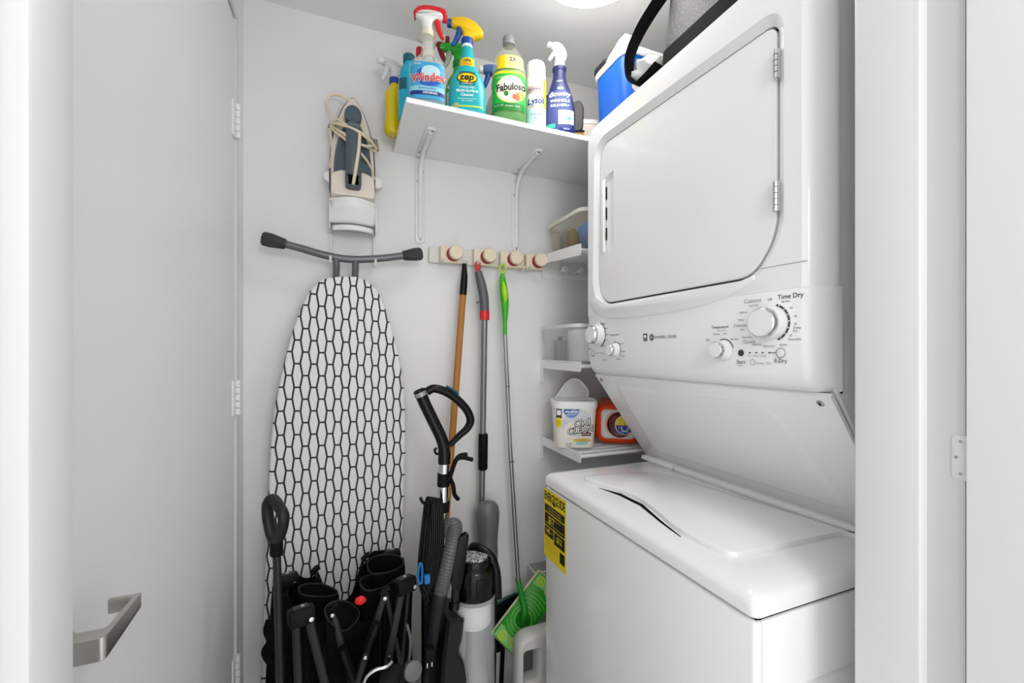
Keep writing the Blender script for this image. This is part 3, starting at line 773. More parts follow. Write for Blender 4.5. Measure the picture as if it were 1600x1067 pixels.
# 3. big green bottle with grey cap
t, pr = spray('cleaner_bottle', 'large green and yellow labelled cleaner bottle with a grey cap', 795, 1.19, -18,
    [(0, .044, .036, 2.6), (.006, .050, .040, 2.6), (.012, .052, .041, 2.6), (.13, .052, .041, 2.5), (.15, .050, .040, 2.4), (.19, .046, .037, 2.2), (.215, .036, .031, 2), (.235, .020, .020, 2), (.242, .014, .014, 2), (.250, .0135, .0135, 2)], M('clear_yellow_bottle', '#f2f0d0', 0.08, alpha=0.14), 'bottle')
mk, at = front(pr)
MB().rings(body_mesh(dense([(.002, .042, .034, 2.6), (.012, .0505, .0395, 2.6), (.13, .0505, .0395, 2.5), (.15, .0485, .0385, 2.4), (.158, .047, .037, 2.3)]))).build('cleaning_liquid', M('green_liquid', '#128a20', 0.15, alpha=1.0), t, True)
lb = MB()
lb.patch(-.0495, .0495, .032, .142, mk(.0005), 20, 8, LGREEN)
lb.patch(-.0495, .0495, .138, .146, mk(.0008), 16, 1, LYEL)
lb.patch(-.0495, .0495, .030, .052, mk(.0008), 16, 2, LDKG)
lb.oval(.004, .092, .045, .040, mk(.0009), LPALE); lb.oval(.004, .092, .043, .034, mk(.0012), M('label_cream', '#f5efd6', 0.5))
for x, z, r, m_ in ((.016, .070, .0085, LORG), (.027, .074, .009, LORG), (.035, .080, .008, LYEL), (.024, .064, .006, LORG), (.036, .070, .006, LLIME), (-.010, .078, .007, LDKG)):
    lb.oval(x, z, r, r, mk(.0016), m_, 10)
lb.text('Fabuloso', .029, mk(.0024), .004, .098, LBLK, .84, .1, 0.10, .025)
lb.text('Multi-Purpose Cleaner', .0058, mk(.0020), .004, .0835, LBLK)
lb.text('Complete  Clean', .0062, mk(.0016), .008, .043, LWHITE); lb.text('56 FL OZ', .0065, mk(.0016), -.031, .045, LWHITE)
lb.text('Long lasting', .0055, mk(.0014), -.026, .127, LWHITE)
lb.build('label', None, t, True)
lb = MB()
lb.patch(-.036, .042, .154, .195, mk(.0006), 14, 4, M('label_soft_yellow', '#f2e07a', 0.5))
lb.patch(-.036, -.012, .154, .195, mk(.0010), 6, 4, YELP)
lb.text('2X', .0175, mk(.0016), .010, .181, LNAVY, 1, 0, 0, .02); lb.text('Concentrated', .0062, mk(.0016), .010, .1685, LNAVY)
lb.build('upper_label', None, t, True)
MB().lathe([(0, .246), (.0175, .246), (.0180, .249), (.0180, .268), (.0160, .271), (0, .271)], n=30).build('cap', M('grey_cap', '#8f9090', 0.35), t, True)
# 4. aerosol can
t = thing('aerosol_can', 'slim white aerosol can beside the large green cleaner bottle', 'spray can', (shelfpt(837, 1.185), 1.185, ZB), math.radians(-22), GRP)
cpr = [(0, .0300, .0300, 2), (.003, .0318, .0318, 2), (.006, .032, .032, 2), (.152, .032, .032, 2), (.156, .0312, .0312, 2), (.158, .0300, .0300, 2)]
MB().rings(body_mesh(cpr)).build('body', M('can_white', '#eef4f4', 0.25), t, True)
mk, at = front(cpr)
lb = MB()
lb.patch(-.0315, .0315, .008, .060, mk(.0004), 16, 4, M('label_aqua', '#bfe3e8', 0.5))
lb.patch(.022, .0315, .062, .152, mk(.0006), 4, 4, LYEL)
lb.text('Lysol', .026, mk(.0016), -.001, .080, LNAVY, .92, .15, 0.1, .02)
lb.patch(-.030, .020, .104, .126, mk(.0005), 10, 2, M('label_pinkgrey', '#c9a9a6', 0.5)); lb.text('KILLS 99.9%', .0085, mk(.0012), -.004, .115, LNAVY, .9, 0, 0, .01)
lb.text('DISINFECTANT', .0065, mk(.0012), 0, .063, LRED); lb.text('Crisp Linen', .0075, mk(.0012), 0, .040, LNAVY); lb.text('SPRAY', .006, mk(.001), .0, .028, LBLUE)
lb.build('label', None, t, True)
MB().lathe([(0, .157), (.0300, .157), (.0305, .16), (.0300, .196), (.0270, .207), (.021, .2085), (.020, .200), (0, .200)], n=32).build('cap', WHITEP, t, True)
# 5. navy fabric-spray bottle
t, pr = spray('spray_bottle', 'navy fabric spray bottle with all white trigger near the blue cooler', 874, 1.19, -26,
    [(0, .034, .024, 2.6), (.006, .039, .027, 2.6), (.03, .042, .029, 2.5), (.075, .042, .029, 2.4), (.115, .036, .026, 2.2), (.150, .026, .021, 2.1), (.175, .019, .017, 2), (.19, .0165, .0155, 2), (.200, .0165, .0155, 2), (.205, .0185, .0175, 2), (.213, .0185, .0175, 2), (.216, .014, .014, 2)], NAVY)
mk, at = front(pr)
lb = MB()
lb.patch(-.033, .033, .012, .132, mk(.0004), 16, 6, M('label_slate_blue', '#3e4b85', 0.5))
lb.patch(-.004, .037, .028, .070, mk(.0008), 10, 3, M('label_linen', '#e4e0d4', 0.5))
lb.patch(-.0395, -.012, .018, .030, mk(.0009), 6, 1, M('label_mint', '#3fbf9f', 0.5))
lb.patch(-.002, .039, .010, .018, mk(.0008), 10, 1, LNAVY)
lb.text('downy', .022, mk(.0016), .000, .120, LWHITE, .95, 0, 0, .025)
lb.text('WRINKLE', .0125, mk(.0016), .001, .0985, LWHITE, .95, 0, 0, .02); lb.text('RELEASER+', .0115, mk(.0016), .001, .084, LWHITE, .9, 0, 0, .01)
lb.text('4 IN 1', .012, mk(.0014), -.022, .010, LWHITE); lb.text('FRESH', .0062, mk(.0014), .018, .014, LWHITE); lb.oval(.024, .045, .006, .004, mk(.0014), M('label_mint', '#3fbf9f'))
lb.text('NEW', .007, mk(.001), .0, .163, LWHITE); lb.oval(.002, .139, .009, .005, mk(.001), LB)
lb.build('label', None, t, True)
trigger_head(t, .215, -1, WHITEP, WHITEP, WHITEP, WHITEP, s=0.86, style='snout')
t.scale = (1.18, 1.1, 1.035)
# 6. yellow bottle overhanging the shelf end
t, pr = spray('spray_bottle', 'yellow spray bottle with blue collar overhanging the left shelf end', 613, 1.365, 20,
    [(0, .026, .022, 2.2), (.005, .030, .025, 2.2), (.03, .031, .026, 2.2), (.065, .027, .023, 2.2), (.10, .030, .025, 2.2), (.125, .029, .024, 2.2), (.14, .020, .018, 2), (.150, .014, .014, 2), (.158, .0135, .0135, 2)], M('yellow_translucent', '#e8cf0e', 0.25, alpha=0.97))
t.location.x = XS - 0.004
lb = MB(); mk, at = front(pr); lb.patch(.004, .024, .02, .11, mk(.0005), 6, 4, LYEL); lb.patch(.020, .027, .035, .06, mk(.0008), 3, 2, LORG); lb.build('label', None, t, True)
trigger_head(t, .157, -1, M('frosted_white', '#e6e9ea', 0.3, alpha=0.75), M('frosted_white', '#e6e9ea'), WHITEP, BLUEP, s=1.0)
# 7. bright blue bottle behind the window cleaner
t, pr = spray('cleaner_bottle', 'bright blue liquid bottle at the left shelf end behind the window cleaner', 639, 1.265, -10,
    [(0, .027, .024, 2.6), (.005, .030, .027, 2.6), (.10, .030, .027, 2.6), (.13, .027, .024, 2.3), (.155, .020, .019, 2), (.165, .0145, .0145, 2), (.172, .014, .014, 2)], CYANL, 'bottle')
mk, at = front(pr)
MB().patch(-.027, -.006, .078, .112, mk(.0006), 8, 3, LTEALD).build('label', None, t, True)
MB().lathe([(0, .17), (.0165, .17), (.0165, .19), (0, .19)], n=24).build('cap', LTEALD, t, True)
# 8. red-capped clear bottle
t, pr = spray('cleaner_bottle', 'pale bottle with a small red cap behind the window cleaner', 656, 1.345, -10,
    [(0, .024, .024, 2.3), (.005, .027, .027, 2.3), (.17, .027, .027, 2.3), (.20, .022, .022, 2), (.22, .013, .013, 2), (.24, .0105, .0105, 2), (.25, .0105, .0105, 2)], M('pale_bottle', '#ece4d8', 0.3), 'bottle')
MB().lathe([(0, .247), (.0125, .247), (.0125, .257), (.0115, .276), (.007, .281), (0, .281)], n=24).build('cap', REDP, t, True)
# 9. second white trigger bottle
t, pr = spray('spray_bottle', 'pale spray bottle with dark red trigger behind the window cleaner', 671, 1.275, -12,
    [(0, .024, .022, 2.6), (.005, .027, .025, 2.6), (.13, .027, .025, 2.6), (.155, .024, .022, 2.3), (.18, .018, .017, 2), (.198, .014, .014, 2), (.206, .0135, .0135, 2)], M('pale_clear', '#e9e3da', 0.2, alpha=0.7))
trigger_head(t, .205, 1, M('warm_white_plastic', '#efe6dd', 0.35), M('dark_red_plastic', '#7a1d24', 0.35), M('dark_red_plastic', '#7a1d24'), CREAMP, s=1.12)
# 10. green trigger bottle
t, pr = spray('spray_bottle', 'spray bottle with green trigger head behind the teal bottle', 716, 1.255, -14,
    [(0, .036, .026, 2.6), (.005, .040, .029, 2.6), (.10, .040, .029, 2.6), (.14, .032, .025, 2.3), (.165, .018, .017, 2), (.178, .014, .014, 2), (.186, .0135, .0135, 2)], GREENP)
mk, at = front(pr); MB().patch(-.034, .034, .02, .115, mk(.0006), 12, 4, LWHITE).build('label', None, t, True)
trigger_head(t, .185, -1, GREENP, M('grey_green_plastic', '#9fb59c', 0.4), GREENP, M('leaf_green_plastic', '#168a2a', 0.35), s=1.0)
# 11. blue-white trigger bottle
t, pr = spray('spray_bottle', 'clear spray bottle with blue and white trigger left of the green cleaner', 776, 1.285, -14,
    [(0, .032, .025, 2.6), (.005, .036, .028, 2.6), (.09, .036, .028, 2.6), (.125, .030, .024, 2.3), (.15, .018, .017, 2), (.162, .014, .014, 2), (.17, .0135, .0135, 2)], M('pale_clear', '#e9e3da'))
mk, at = front(pr); MB().patch(-.033, .033, .012, .075, mk(.0006), 12, 4, M('label_sea', '#3a88a8', 0.5)).build('label', None, t, True)
trigger_head(t, .169, -1, M('stripe_blue_plastic', '#5a78b4', 0.35), BLUEP, WHITEP, M('stripe_blue_plastic', '#5a78b4'), s=1.05)
# 12. dark can and pale bottle behind the aerosol
t = thing('aerosol_can', 'dark aerosol can with pink print behind the slim white can', 'spray can', (shelfpt(857, 1.275), 1.275, ZB), math.radians(-24), GRP)
c2 = [(0, .0295, .0295, 2), (.004, .031, .031, 2), (.13, .031, .031, 2), (.138, .026, .026, 2), (.140, .024, .024, 2)]
MB().rings(body_mesh(c2)).build('body', M('can_dark', '#2b2730', 0.3), t, True)
mk, at = front(c2); lb = MB(); lb.patch(-.024, .024, .09, .108, mk(.0006), 10, 2, M('label_pink', '#d98aa0', 0.5)); lb.text('STYLE', .012, mk(.0012), 0, .07, LWHITE); lb.build('label', None, t, True)
MB().lathe([(0, .139), (.0255, .139), (.0255, .165), (.021, .174), (0, .175)], n=28).build('cap', M('black_gloss', '#0c0c0e', 0.15), t, True)
t, pr = spray('cleaner_bottle', 'cream bottle with a wide pale lid at the back behind the cans', 858, 1.37, -20,
    [(0, .044, .036, 2.4), (.006, .048, .040, 2.4), (.15, .048, .040, 2.4), (.165, .045, .038, 2.3), (.168, .040, .034, 2.2)], CREAMP, 'bottle')
MB().rings(body_mesh([(.167, .046, .039, 2.3), (.172, .050, .042, 2.3), (.190, .049, .041, 2.3), (.197, .040, .034, 2.2)])).build('cap', M('pale_lid', '#e3ded4', 0.4), t, True)
# 13. brush leaning behind the navy bottle, and a small white tub
t = thing('scrub_brush', 'black handled brush with tan bristles behind the navy bottle', 'brush', (shelfpt(903, 1.225), 1.225, ZB), math.radians(-24), GRP)
f = lambda a, b, ww: Vector((a, ww, b))
MB().prism(rnd([(-.020, .055), (.016, .055), (.020, .135), (.004, .160), (-.016, .150)], .016, 5), f, -.006, .006, .003, both=True).build('handle', BLACKP, t, True)
br = MB()
for i in range(5):
    for j in range(3):
        br.box(-.016 + .0075 * i, -.010 + .0075 * i, -.006 + .004 * j, -.003 + .004 * j, .004, .054)
br.build('bristles', M('tan_bristle', '#b08a55', 0.7), t, True)
MB().box(-.021, .021, -.0075, .0075, .050, .058, .002, 1).build('bristle_block', BLACKM, t, True)
t = thing('plastic_tub', 'small white tub at the back of the shelf beside the cooler', 'tub', (shelfpt(915, 1.31), 1.31, ZB), math.radians(-20), GRP)
MB().rings(body_mesh([(0, .034, .034, 4), (.004, .038, .038, 4), (.12, .041, .041, 4), (.122, .038, .038, 4)])).build('body', M('tub_cream', '#ece5d6', 0.4), t, True)
MB().rings(body_mesh([(.119, .043, .043, 4), (.133, .043, .043, 4), (.136, .038, .038, 4)])).build('lid', WHITEP, t, True)

# ------------------------------------------------------------------ on top of the dryer
ct = thing('cooler', 'small blue cooler with white lid standing on the dryer top', 'cooler', (0.80, 1.04, ZT))
def rrect(x0, x1, y0, y1, r, z, seg=6): return [Vector((a, b, z)) for a, b in rnd([(x0, y0), (x1, y0), (x1, y1), (x0, y1)], r, seg)]
BLUEC = M('cooler_blue', '#0e5cc0', 0.35, var=0.05, vscale=30)
zc0, zc1 = ZT + 0.0005, ZT + 0.148
cx0, cx1, cy0, cy1 = 0.716, 0.93, 0.955, 1.116
MB().rings([rrect(cx0 + .012, cx1 - .012, cy0 + .012, cy1 - .012, .03, zc0), rrect(cx0 + .006, cx1 - .006, cy0 + .006, cy1 - .006, .035, zc0 + .006), rrect(cx0 + .002, cx1 - .002, cy0 + .002, cy1 - .002, .035, zc1)]).build('body', BLUEC, ct)
MB().rings([rrect(cx0 - .001, cx1 + .001, cy0 - .001, cy1 + .001, .036, zc1 - .004), rrect(cx0 - .003, cx1 + .003, cy0 - .003, cy1 + .003, .038, zc1), rrect(cx0 - .003, cx1 + .003, cy0 - .003, cy1 + .003, .038, zc1 + .012), rrect(cx0 + .004, cx1 - .004, cy0 + .004, cy1 - .004, .034, zc1 + .022), rrect(cx0 + .02, cx1 - .02, cy0 + .02, cy1 - .02, .03, zc1 + .027)]).build('lid', WHITEP, ct)
MB().box(cx0 - .002, cx0 + .02, cy1 - .07, cy1 - .008, zc1 + .012, zc1 + .036, .006, 2).build('latch', DARKG, ct)
hh = MB()
hh.prism(rnd([(cy0 + .004, zc1 + .014), (cy0 + .110, zc1 + .014), (cy0 + .085, zc1 + .030), (cy0 + .034, zc1 + .047), (cy0 + .004, zc1 + .047)], [.003, .004, .01, .01, .006], 4), lambda a, b, ww: Vector((ww, a, b)), cx0 + .002, cx0 + .030, .003, both=True)
hh.build('handle_post', WHITEP, ct)
# crumpled white plastic bag between cooler and black bag
pb = MB()
rng = random.Random(3); R = []
for i in range(9):
    row = []
    for k in range(24):
        t_ = 2 * math.pi * k / 24; rr = math.sin(math.pi * (i + 0.4) / 9.2)
        q = 1 + 0.16 * math.sin(5 * t_ + i * 1.7) + 0.10 * rng.uniform(-1, 1)
        row.append(Vector((0.750 + 0.058 * rr * q * math.cos(t_), 0.894 + 0.045 * rr * q * math.sin(t_), ZT + 0.001 + 0.085 * (i / 8) * (1 + 0.1 * rng.uniform(-1, 1) * (i > 0)))))
    R.append(row)
pb.rings(R)
tag(pb.build('plastic_bag', M('white_bag_plastic', '#f1f1ef', 0.3, alpha=0.93, bump=0.6, bscale=40), sharp=70), 'crumpled white plastic bag on the dryer between cooler and black bag', 'plastic bag')
# black mesh-sided bag
bg = thing('tote_bag', 'black bag with mesh side and dangling strap on the dryer top', 'bag', (0.86, 0.62, ZT))
bx0, bx1, by0, by1 = 0.722, 1.02, 0.46, 0.832
BAGB = M('bag_black_fabric', '#101011', 0.8, spec=0.15, bump=0.4, bscale=300)
mm = bpy.data.materials.new('bag_mesh_fabric'); mm.use_nodes = True
nt = mm.node_tree; bs = nt.nodes['Principled BSDF']; bs.inputs['Roughness'].default_value = 0.6
tc = nt.nodes.new('ShaderNodeTexCoord'); vo = nt.nodes.new('ShaderNodeTexVoronoi'); vo.inputs['Scale'].default_value = 200
nt.links.new(tc.outputs['Object'], vo.inputs['Vector'])
rp = nt.nodes.new('ShaderNodeValToRGB'); rp.color_ramp.elements[0].position = 0.15; rp.color_ramp.elements[0].color = (0.07, 0.07, 0.07, 1); rp.color_ramp.elements[1].position = 0.5; rp.color_ramp.elements[1].color = (0.003, 0.003, 0.003, 1)
nt.links.new(vo.outputs['Distance'], rp.inputs['Fac']); nt.links.new(rp.outputs['Color'], bs.inputs['Base Color'])
MB().rings([rrect(bx0 + .006, bx1, by0, by1 - .006, .02, ZT + .0006), rrect(bx0, bx1, by0, by1, .025, ZT + .006), rrect(bx0 + .002, bx1, by0, by1, .025, ZT + .052), rrect(bx0 + .008, bx1 - .006, by0 + .006, by1 - .006, .025, ZT + .056)]).build('bag_base', BAGB, bg)
def wob(p, a): return [q + Vector((a * math.sin(31 * q.y + 9 * q.z), a * math.sin(27 * q.x + 5 * q.z), 0)) for q in p]
MB().rings([wob(rrect(bx0 + .006 + .004 * i, bx1 - .006 - .004 * i, by0 + .006 + .002 * i, by1 - .006 + .003 * i, .02, ZT + .054 + .032 * i, 10), .003 + .001 * i) for i in range(8)]).build('mesh_side', mm, bg, sharp=80)
pk = MB(); pk.box(bx0 - .004, bx0 + .010, by0 + .02, by0 + .14, ZT + .058, ZT + .25, .006, 2); pk.build('pocket', BAGB, bg)
zp = MB().tube([(bx0 - .004, by0 + .04, ZT + .10), (bx0 - .0045, by0 + .055, ZT + .17)], .0022, 6).build('zipper', STEEL, bg)
# strap: a ribbon loop that leaves the bag's far end, hangs over the dryer edge and climbs again
def sp3(u, v, y): p = ony(u, v, y); return p
st = [onx(1030, 100, .718), onx(1010, 122, .71), onx(996, 133, .70), onx(985, 122, .69), onx(984, 90, .685), onx(997, 55, .69), onx(1014, 25, .71), onx(1036, -8, .74), onx(1062, -45, .78)]
MB().tube(crom(st, 7), .0165, 8, flat=(1.0, .08), up=(0.93, 0.10, 0.0)).build('strap', BAGB, bg)
# ------------------------------------------------------------------ three small wall shelves in the gap beside the dryer
XA, YA0 = 0.700, 1.160
def rail_shelf(label, zt_back, zt_front, h, drop, hooks=False):
    s = thing('rail_shelf', label, 'shelf', (XA, YB, zt_back - h), group='small rail shelves in the gap beside the dryer')
    fa = lambda a, b, ww: Vector((XA + ww, a, b))
    zr = lambda y: zt_front + (zt_back - zt_front) * (y - YA0) / (YB - YA0)
    for x in (XA, XA + 0.50):
        f2 = lambda a, b, ww, x=x: Vector((x + ww, a, b))
        o = [(YB - 0.0006, zt_back), (YB - 0.0006, zt_back - drop), (YB - 0.022, zt_back - drop), (YB - 0.022, zt_back - h * 0.97), (YA0, zt_front - h), (YA0, zt_front)]
        MB().prism(rnd(o, [0.001, 0.002, 0.003, 0.004, 0.008, 0.006], 4), f2, 0, 0.0025, 0.0008, both=True).build('side_arm', WMETAL, s)
    for k in range(7):
        y = YA0 + 0.018 + k * 0.041
        z = zr(y) - h * 0.48
        MB().tube([(XA + 0.002, y, z), (XA + 0.50, y, z)], 0.0062, 10).build('rail', WMETAL, s)
    if hooks:
        MB().box(XA + 0.001, XA + 0.50, YB - 0.004, YB - 0.0006, zt_back - drop, zt_back - drop + 0.020, 0.001, 1).build('hook_rail', WMETAL, s)
        for u, v in ((883, 421), (909, 423)):
            p = ony(u, v, YB - 0.05)
            k = MB().lathe([(0.004, 0), (0.004, 0.034), (0.0105, 0.038), (0.0115, 0.043), (0.0105, 0.047), (0, 0.0475)], (p.x, YB - 0.003, p.z), (0, -1, 0.05), 20)
            k.build('hook', WMETAL, s)
    return s
rail_shelf('topmost of the three small white rail shelves, above the hook rail', 1.629, 1.607, 0.037, 0.085, True)
rail_shelf('middle of the three small white rail shelves, beside the dryer knobs', 1.236, 1.235, 0.033, 0.085)
rail_shelf('lowest of the three small white rail shelves, holding tub and orange jug', 0.948, 0.947, 0.033, 0.085)

def opentub(x0, x1, y0, y1, z0, z1, taper, r, th=0.002):
    """Open box wall as one closed shell."""
    return [rrect(x0 + taper, x1 - taper, y0 + taper, y1 - taper, r, z0), rrect(x0 + taper * .8, x1 - taper * .8, y0 + taper * .8, y1 - taper * .8, r, z0 + .004), rrect(x0, x1, y0, y1, r, z1),
            rrect(x0 + th, x1 - th, y0 + th, y1 - th, r - th, z1), rrect(x0 + taper + th, x1 - taper - th, y0 + taper + th, y1 - taper - th, r - th, z0 + .004)]
CLEARW = M('clear_box_plastic', '#f0f0ea', 0.12, alpha=0.22)
FROST = M('frosted_box_plastic', '#eeeeee', 0.25, alpha=0.2)
CLEARY = M('clear_yellowed_plastic', '#d8c490', 0.12, alpha=0.11)
# storage box on the top rail shelf
zb0 = 1.6035
sb = thing('storage_box', 'clear box of blue and brown bits on the topmost rail shelf', 'storage box', (0.86, 1.30, zb0))
MB().rings(opentub(.712, 1.02, 1.170, 1.425, zb0, 1.722, .014, .035)).build('box_body', CLEARY, sb)
rm = MB(); rr1 = [(p.x, p.y) for p in rrect(.708, 1.024, 1.166, 1.429, .038, 0)]
rm.rings([[Vector((a, b, 1.716)) for a, b in rr1], [Vector((a, b, 1.728)) for a, b in rr1], [Vector((a, b, 1.728)) for a, b in inset(rr1, .009)], [Vector((a, b, 1.716)) for a, b in inset(rr1, .009)]], closed=True)
rm.build('rim', M('clear_rim', '#eceade', 0.2, alpha=0.8), sb)
rng = random.Random(11)
def lump(cx, cy, cz, rx, ry, rz_, seed, n=16, rows=9):
    q = random.Random(seed); R = []
    for i in range(rows):
        a = math.pi * i / (rows - 1)
        R.append([Vector((cx + rx * math.sin(a) * math.cos(2 * math.pi * k / n) * (1 + .18 * q.uniform(-1, 1)), cy + ry * math.sin(a) * math.sin(2 * math.pi * k / n) * (1 + .18 * q.uniform(-1, 1)), cz - rz_ * math.cos(a) * (1 + .06 * q.uniform(-1, 1)))) for k in range(n)])
    return R
zin = zb0 + .007
for nm, lab, cx, cy, rx, ry, rz_, hexc, sd_ in (
    ('cloth_bundle', 'bright blue cloth bundle inside the clear topmost box', .805, 1.238, .060, .050, .050, '#2a78c2', 1),
    ('cloth_bundle', 'grey and white cloth bundle at the back of the clear topmost box', .775, 1.358, .036, .042, .046, '#7d8894', 2),
    ('cloth_bundle', 'dull green bundle deep inside the clear topmost box', .900, 1.345, .050, .050, .038, '#6a9a86', 3),
    ('cloth_bundle', 'brown bundle low inside the clear topmost box', .752, 1.296, .024, .020, .040, '#7a6448', 4)):
    o = MB().rings(lump(cx, cy, zin + rz_ * 1.06, rx, ry, rz_, sd_)).build(nm, M('cloth_' + str(sd_), hexc, 0.7, bump=0.6, bscale=60, var=0.25, vscale=60), sharp=75)
    tag(o, lab, 'cloth', 'cloth bundles in the clear box')
# frosted bin on the middle rail shelf
zb1 = 1.2275
fb = thing('storage_bin', 'frosted bin holding a white bag on the middle rail shelf', 'storage bin', (0.84, 1.30, zb1))
MB().rings(opentub(.690, 1.02, 1.172, 1.436, zb1, 1.350, .010, .045)).build('box_body', FROST, fb)
rm = MB(); rr1 = [(p.x, p.y) for p in rrect(.686, 1.024, 1.168, 1.440, .048, 0)]
rm.rings([[Vector((a, b, 1.345)) for a, b in rr1], [Vector((a, b, 1.356)) for a, b in rr1], [Vector((a, b, 1.356)) for a, b in inset(rr1, .008)], [Vector((a, b, 1.345)) for a, b in inset(rr1, .008)]], closed=True)
rm.build('rim', M('frosted_rim', '#efefef', 0.25, alpha=0.75), fb)
wbag = [wob(rrect(.765 - .004 * (i % 2), .985, 1.195 + .003 * i, 1.36, .022, zb1 + .007 + .018 * i, 8), .004) for i in range(7)]
tag(MB().rings(wbag).build('paper_bag', M('white_paper_bag', '#ededeb', 0.6, bump=0.5, bscale=50), sharp=70), 'white bag standing inside the frosted bin', 'bag')
gb = thing('dispenser', 'small dark grey dispenser inside the frosted bin', 'dispenser', (.735, 1.365, zb1 + .006))
MB().box(.715, .757, 1.345, 1.375, zb1 + .006, zb1 + .078, .004, 2).build('body', M('grey_dispenser', '#5d5f62', 0.4), gb)
MB().lathe([(0, 0), (.009, 0), (.009, .016), (0, .018)], (.736, 1.36, zb1 + .077), n=16).build('cap', DARKG, gb)
# tub with label and raised lid on the lowest shelf
zb2 = 0.9395
tu = thing('powder_tub', 'white stain remover powder tub with raised lid on the lowest rail shelf', 'tub', (.758, 1.305, zb2 + .0006), math.radians(-24))
tp = [(0, .062, .062, 4.5), (.004, .066, .066, 4.5), (.020, .067, .067, 4.5), (.125, .074, .074, 4.5), (.140, .075, .075, 4.5)]
MB().rings(body_mesh(tp, 48)).build('tub_body', M('tub_warm_white', '#f0e9e0', 0.35), tu, True)
MB().rings(body_mesh([(.136, .078, .078, 4.5), (.152, .0785, .0785, 4.5), (.158, .0785, .0785, 4.5), (.160, .074, .074, 4.5), (.150, .072, .072, 4.5)], 48)).build('rim', WHITEP, tu, True)
mk, at = front(tp)
lb = MB()
lb.patch(-.040, .012, lambda x: .104 + .022 * (abs(x + .014) / .027) ** 2.5, .134, mk(.0006), 16, 3, M('label_blue', '#1c62b4', 0.5))
lb.text('40% MORE', .0095, mk(.0014), -.014, .125, LWHITE, 1, 0, 0, .03); lb.text('LOADS PER TUB', .0055, mk(.0014), -.014, .116, LWHITE)
lb.patch(-.064, -.046, .103, .134, mk(.0006), 6, 3, M('label_charcoal', '#2c2a28', 0.5)); lb.patch(-.062, -.049, .113, .130, mk(.0010), 4, 2, LWHITE);
lb.oval(-.056, .088, .010, .018, mk(.0006), LYEL); lb.text('Free', .0062, mk(.0012), -.056, .092, LBLK); lb.text('of dyes', .0045, mk(.0012), -.056, .084, LBLK)
for k in range(6):
    lb.tube([mk(.0003)(-.045 + .095 * i / 12, .060 + .006 * k + .045 * math.sin(math.pi * (i / 12 * .8 + .05)) ) for i in range(13)], .0012, 5, m=M('label_swirl' + str(k % 2), ('#b8d0e6', '#d5dcec')[k % 2], 0.5))
[lb.text('OXI', .030*1.1, mk(.0012), .022+.0016*math.cos(k*.7854)+.0006, .088+.0016*math.sin(k*.7854)-.0006, LBLK, .95, .12, .12, .02) for k in range(8)]; lb.text('OXI', .030*1.1, mk(.0024), .022, .0885, LWHITE, .95, .12, .12, .0)
[lb.text('CLEAN', .0265*1.1, mk(.0012), .016+.0016*math.cos(k*.7854)+.0006, .064+.0016*math.sin(k*.7854)-.0006, LBLK, .95, .12, .12, .02) for k in range(8)]; lb.text('CLEAN', .0265*1.1, mk(.0024), .016, .0645, LWHITE, .95, .12, .12, .0)
lb.patch(-.014, .022, .040, .049, mk(.0008), 8, 1, LWHITE); lb.text('WHITE REVIVE', .0062, mk(.0014), .004, .0445, LBLK)
lb.patch(.020, .052, .044, .055, mk(.0010), 8, 1, M('label_maroon', '#5e2a26', 0.5)); lb.text('POWER', .0075, mk(.0016), .036, .0495, LWHITE)
lb.oval(.022, .029, .030, .008, mk(.0006), M('label_gold', '#d8c25a', 0.5)); lb.text('Versatile', .0068, mk(.0012), .022, .030, LBLUE); lb.oval(.022, .018, .022, .004, mk(.0007), LB)
lb.text('3.5 LBS', .0075, mk(.001), -.024, .017, LBLK); lb.text('1.58 kg', .006, mk(.001), -.024, .010, LBLK)
lb.build('label', None, tu, True)
lo_ = [(-.058, .158), (-.050, .168), (-.022, .206), (-.004, .222), (.016, .226), (.034, .218), (.056, .192), (.062, .178), (.060, .158)]
lo_ = [(p.x, p.y) for p in crom([Vector((a, b, 0)) for a, b in lo_], 4)]
fl = lambda a, b, ww: Vector((a, .062 + ww + (b - .158) * .10, b))
ldo = MB().prism(lo_, fl, -.001, .002, 0).build('lid', M('translucent_lid', '#e4e4e2', 0.35, alpha=0.8), tu, True)
MB().tube([fl(a, b, -.002) for a, b in lo_], .0034, 8).build('lid_rim', WHITEP, ldo, True)
# orange detergent jug lying with its cap end to the room
oj = thing('detergent_jug', 'orange detergent jug lying on its side on the lowest rail shelf', 'detergent jug', (.895, 1.235, zb2), math.radians(-34))
ORG = M('orange_plastic', '#e8480f', 0.3)
jc = (0, .0, .0785)
fj = lambda a, b, ww: Vector((jc[0] + a, ww, jc[2] + b))
jo = rnd([(-.080, -.075), (.080, -.075), (.084, .066), (-.080, .072)], .045, 8)
jr_ = MB()
jr_.rings([[fj(a, b, ww) for a, b in inset(jo, d_)] for d_, ww in ((.030, -.012), (.022, -.013), (.010, -.008), (.003, .004), (0, .02), (0, .15), (.012, .19), (.03, .20))])
jr_.build('jug_body', ORG, oj, True)
ring = MB()
r0 = inset(jo, .022)
rin = ell(.006, -.004, .046, .045, len(r0), a0=math.atan2(r0[0][1], r0[0][0]), a1=math.atan2(r0[0][1], r0[0][0]) + 2 * math.pi)
ring.rings([[fj(a, b, -.012) for a, b in r0], [fj(a * .8 + c_ * .2, b * .8 + d_ * .2, -.017) for (a, b), (c_, d_) in zip(r0, rin)], [fj(a * .3 + c_ * .7, b * .3 + d_ * .7, -.019) for (a, b), (c_, d_) in zip(r0, rin)], [fj(a, b, -.012) for a, b in rin]], False)
ring.build('face_ring', M('jug_white', '#e4e2dc', 0.4), oj, True)
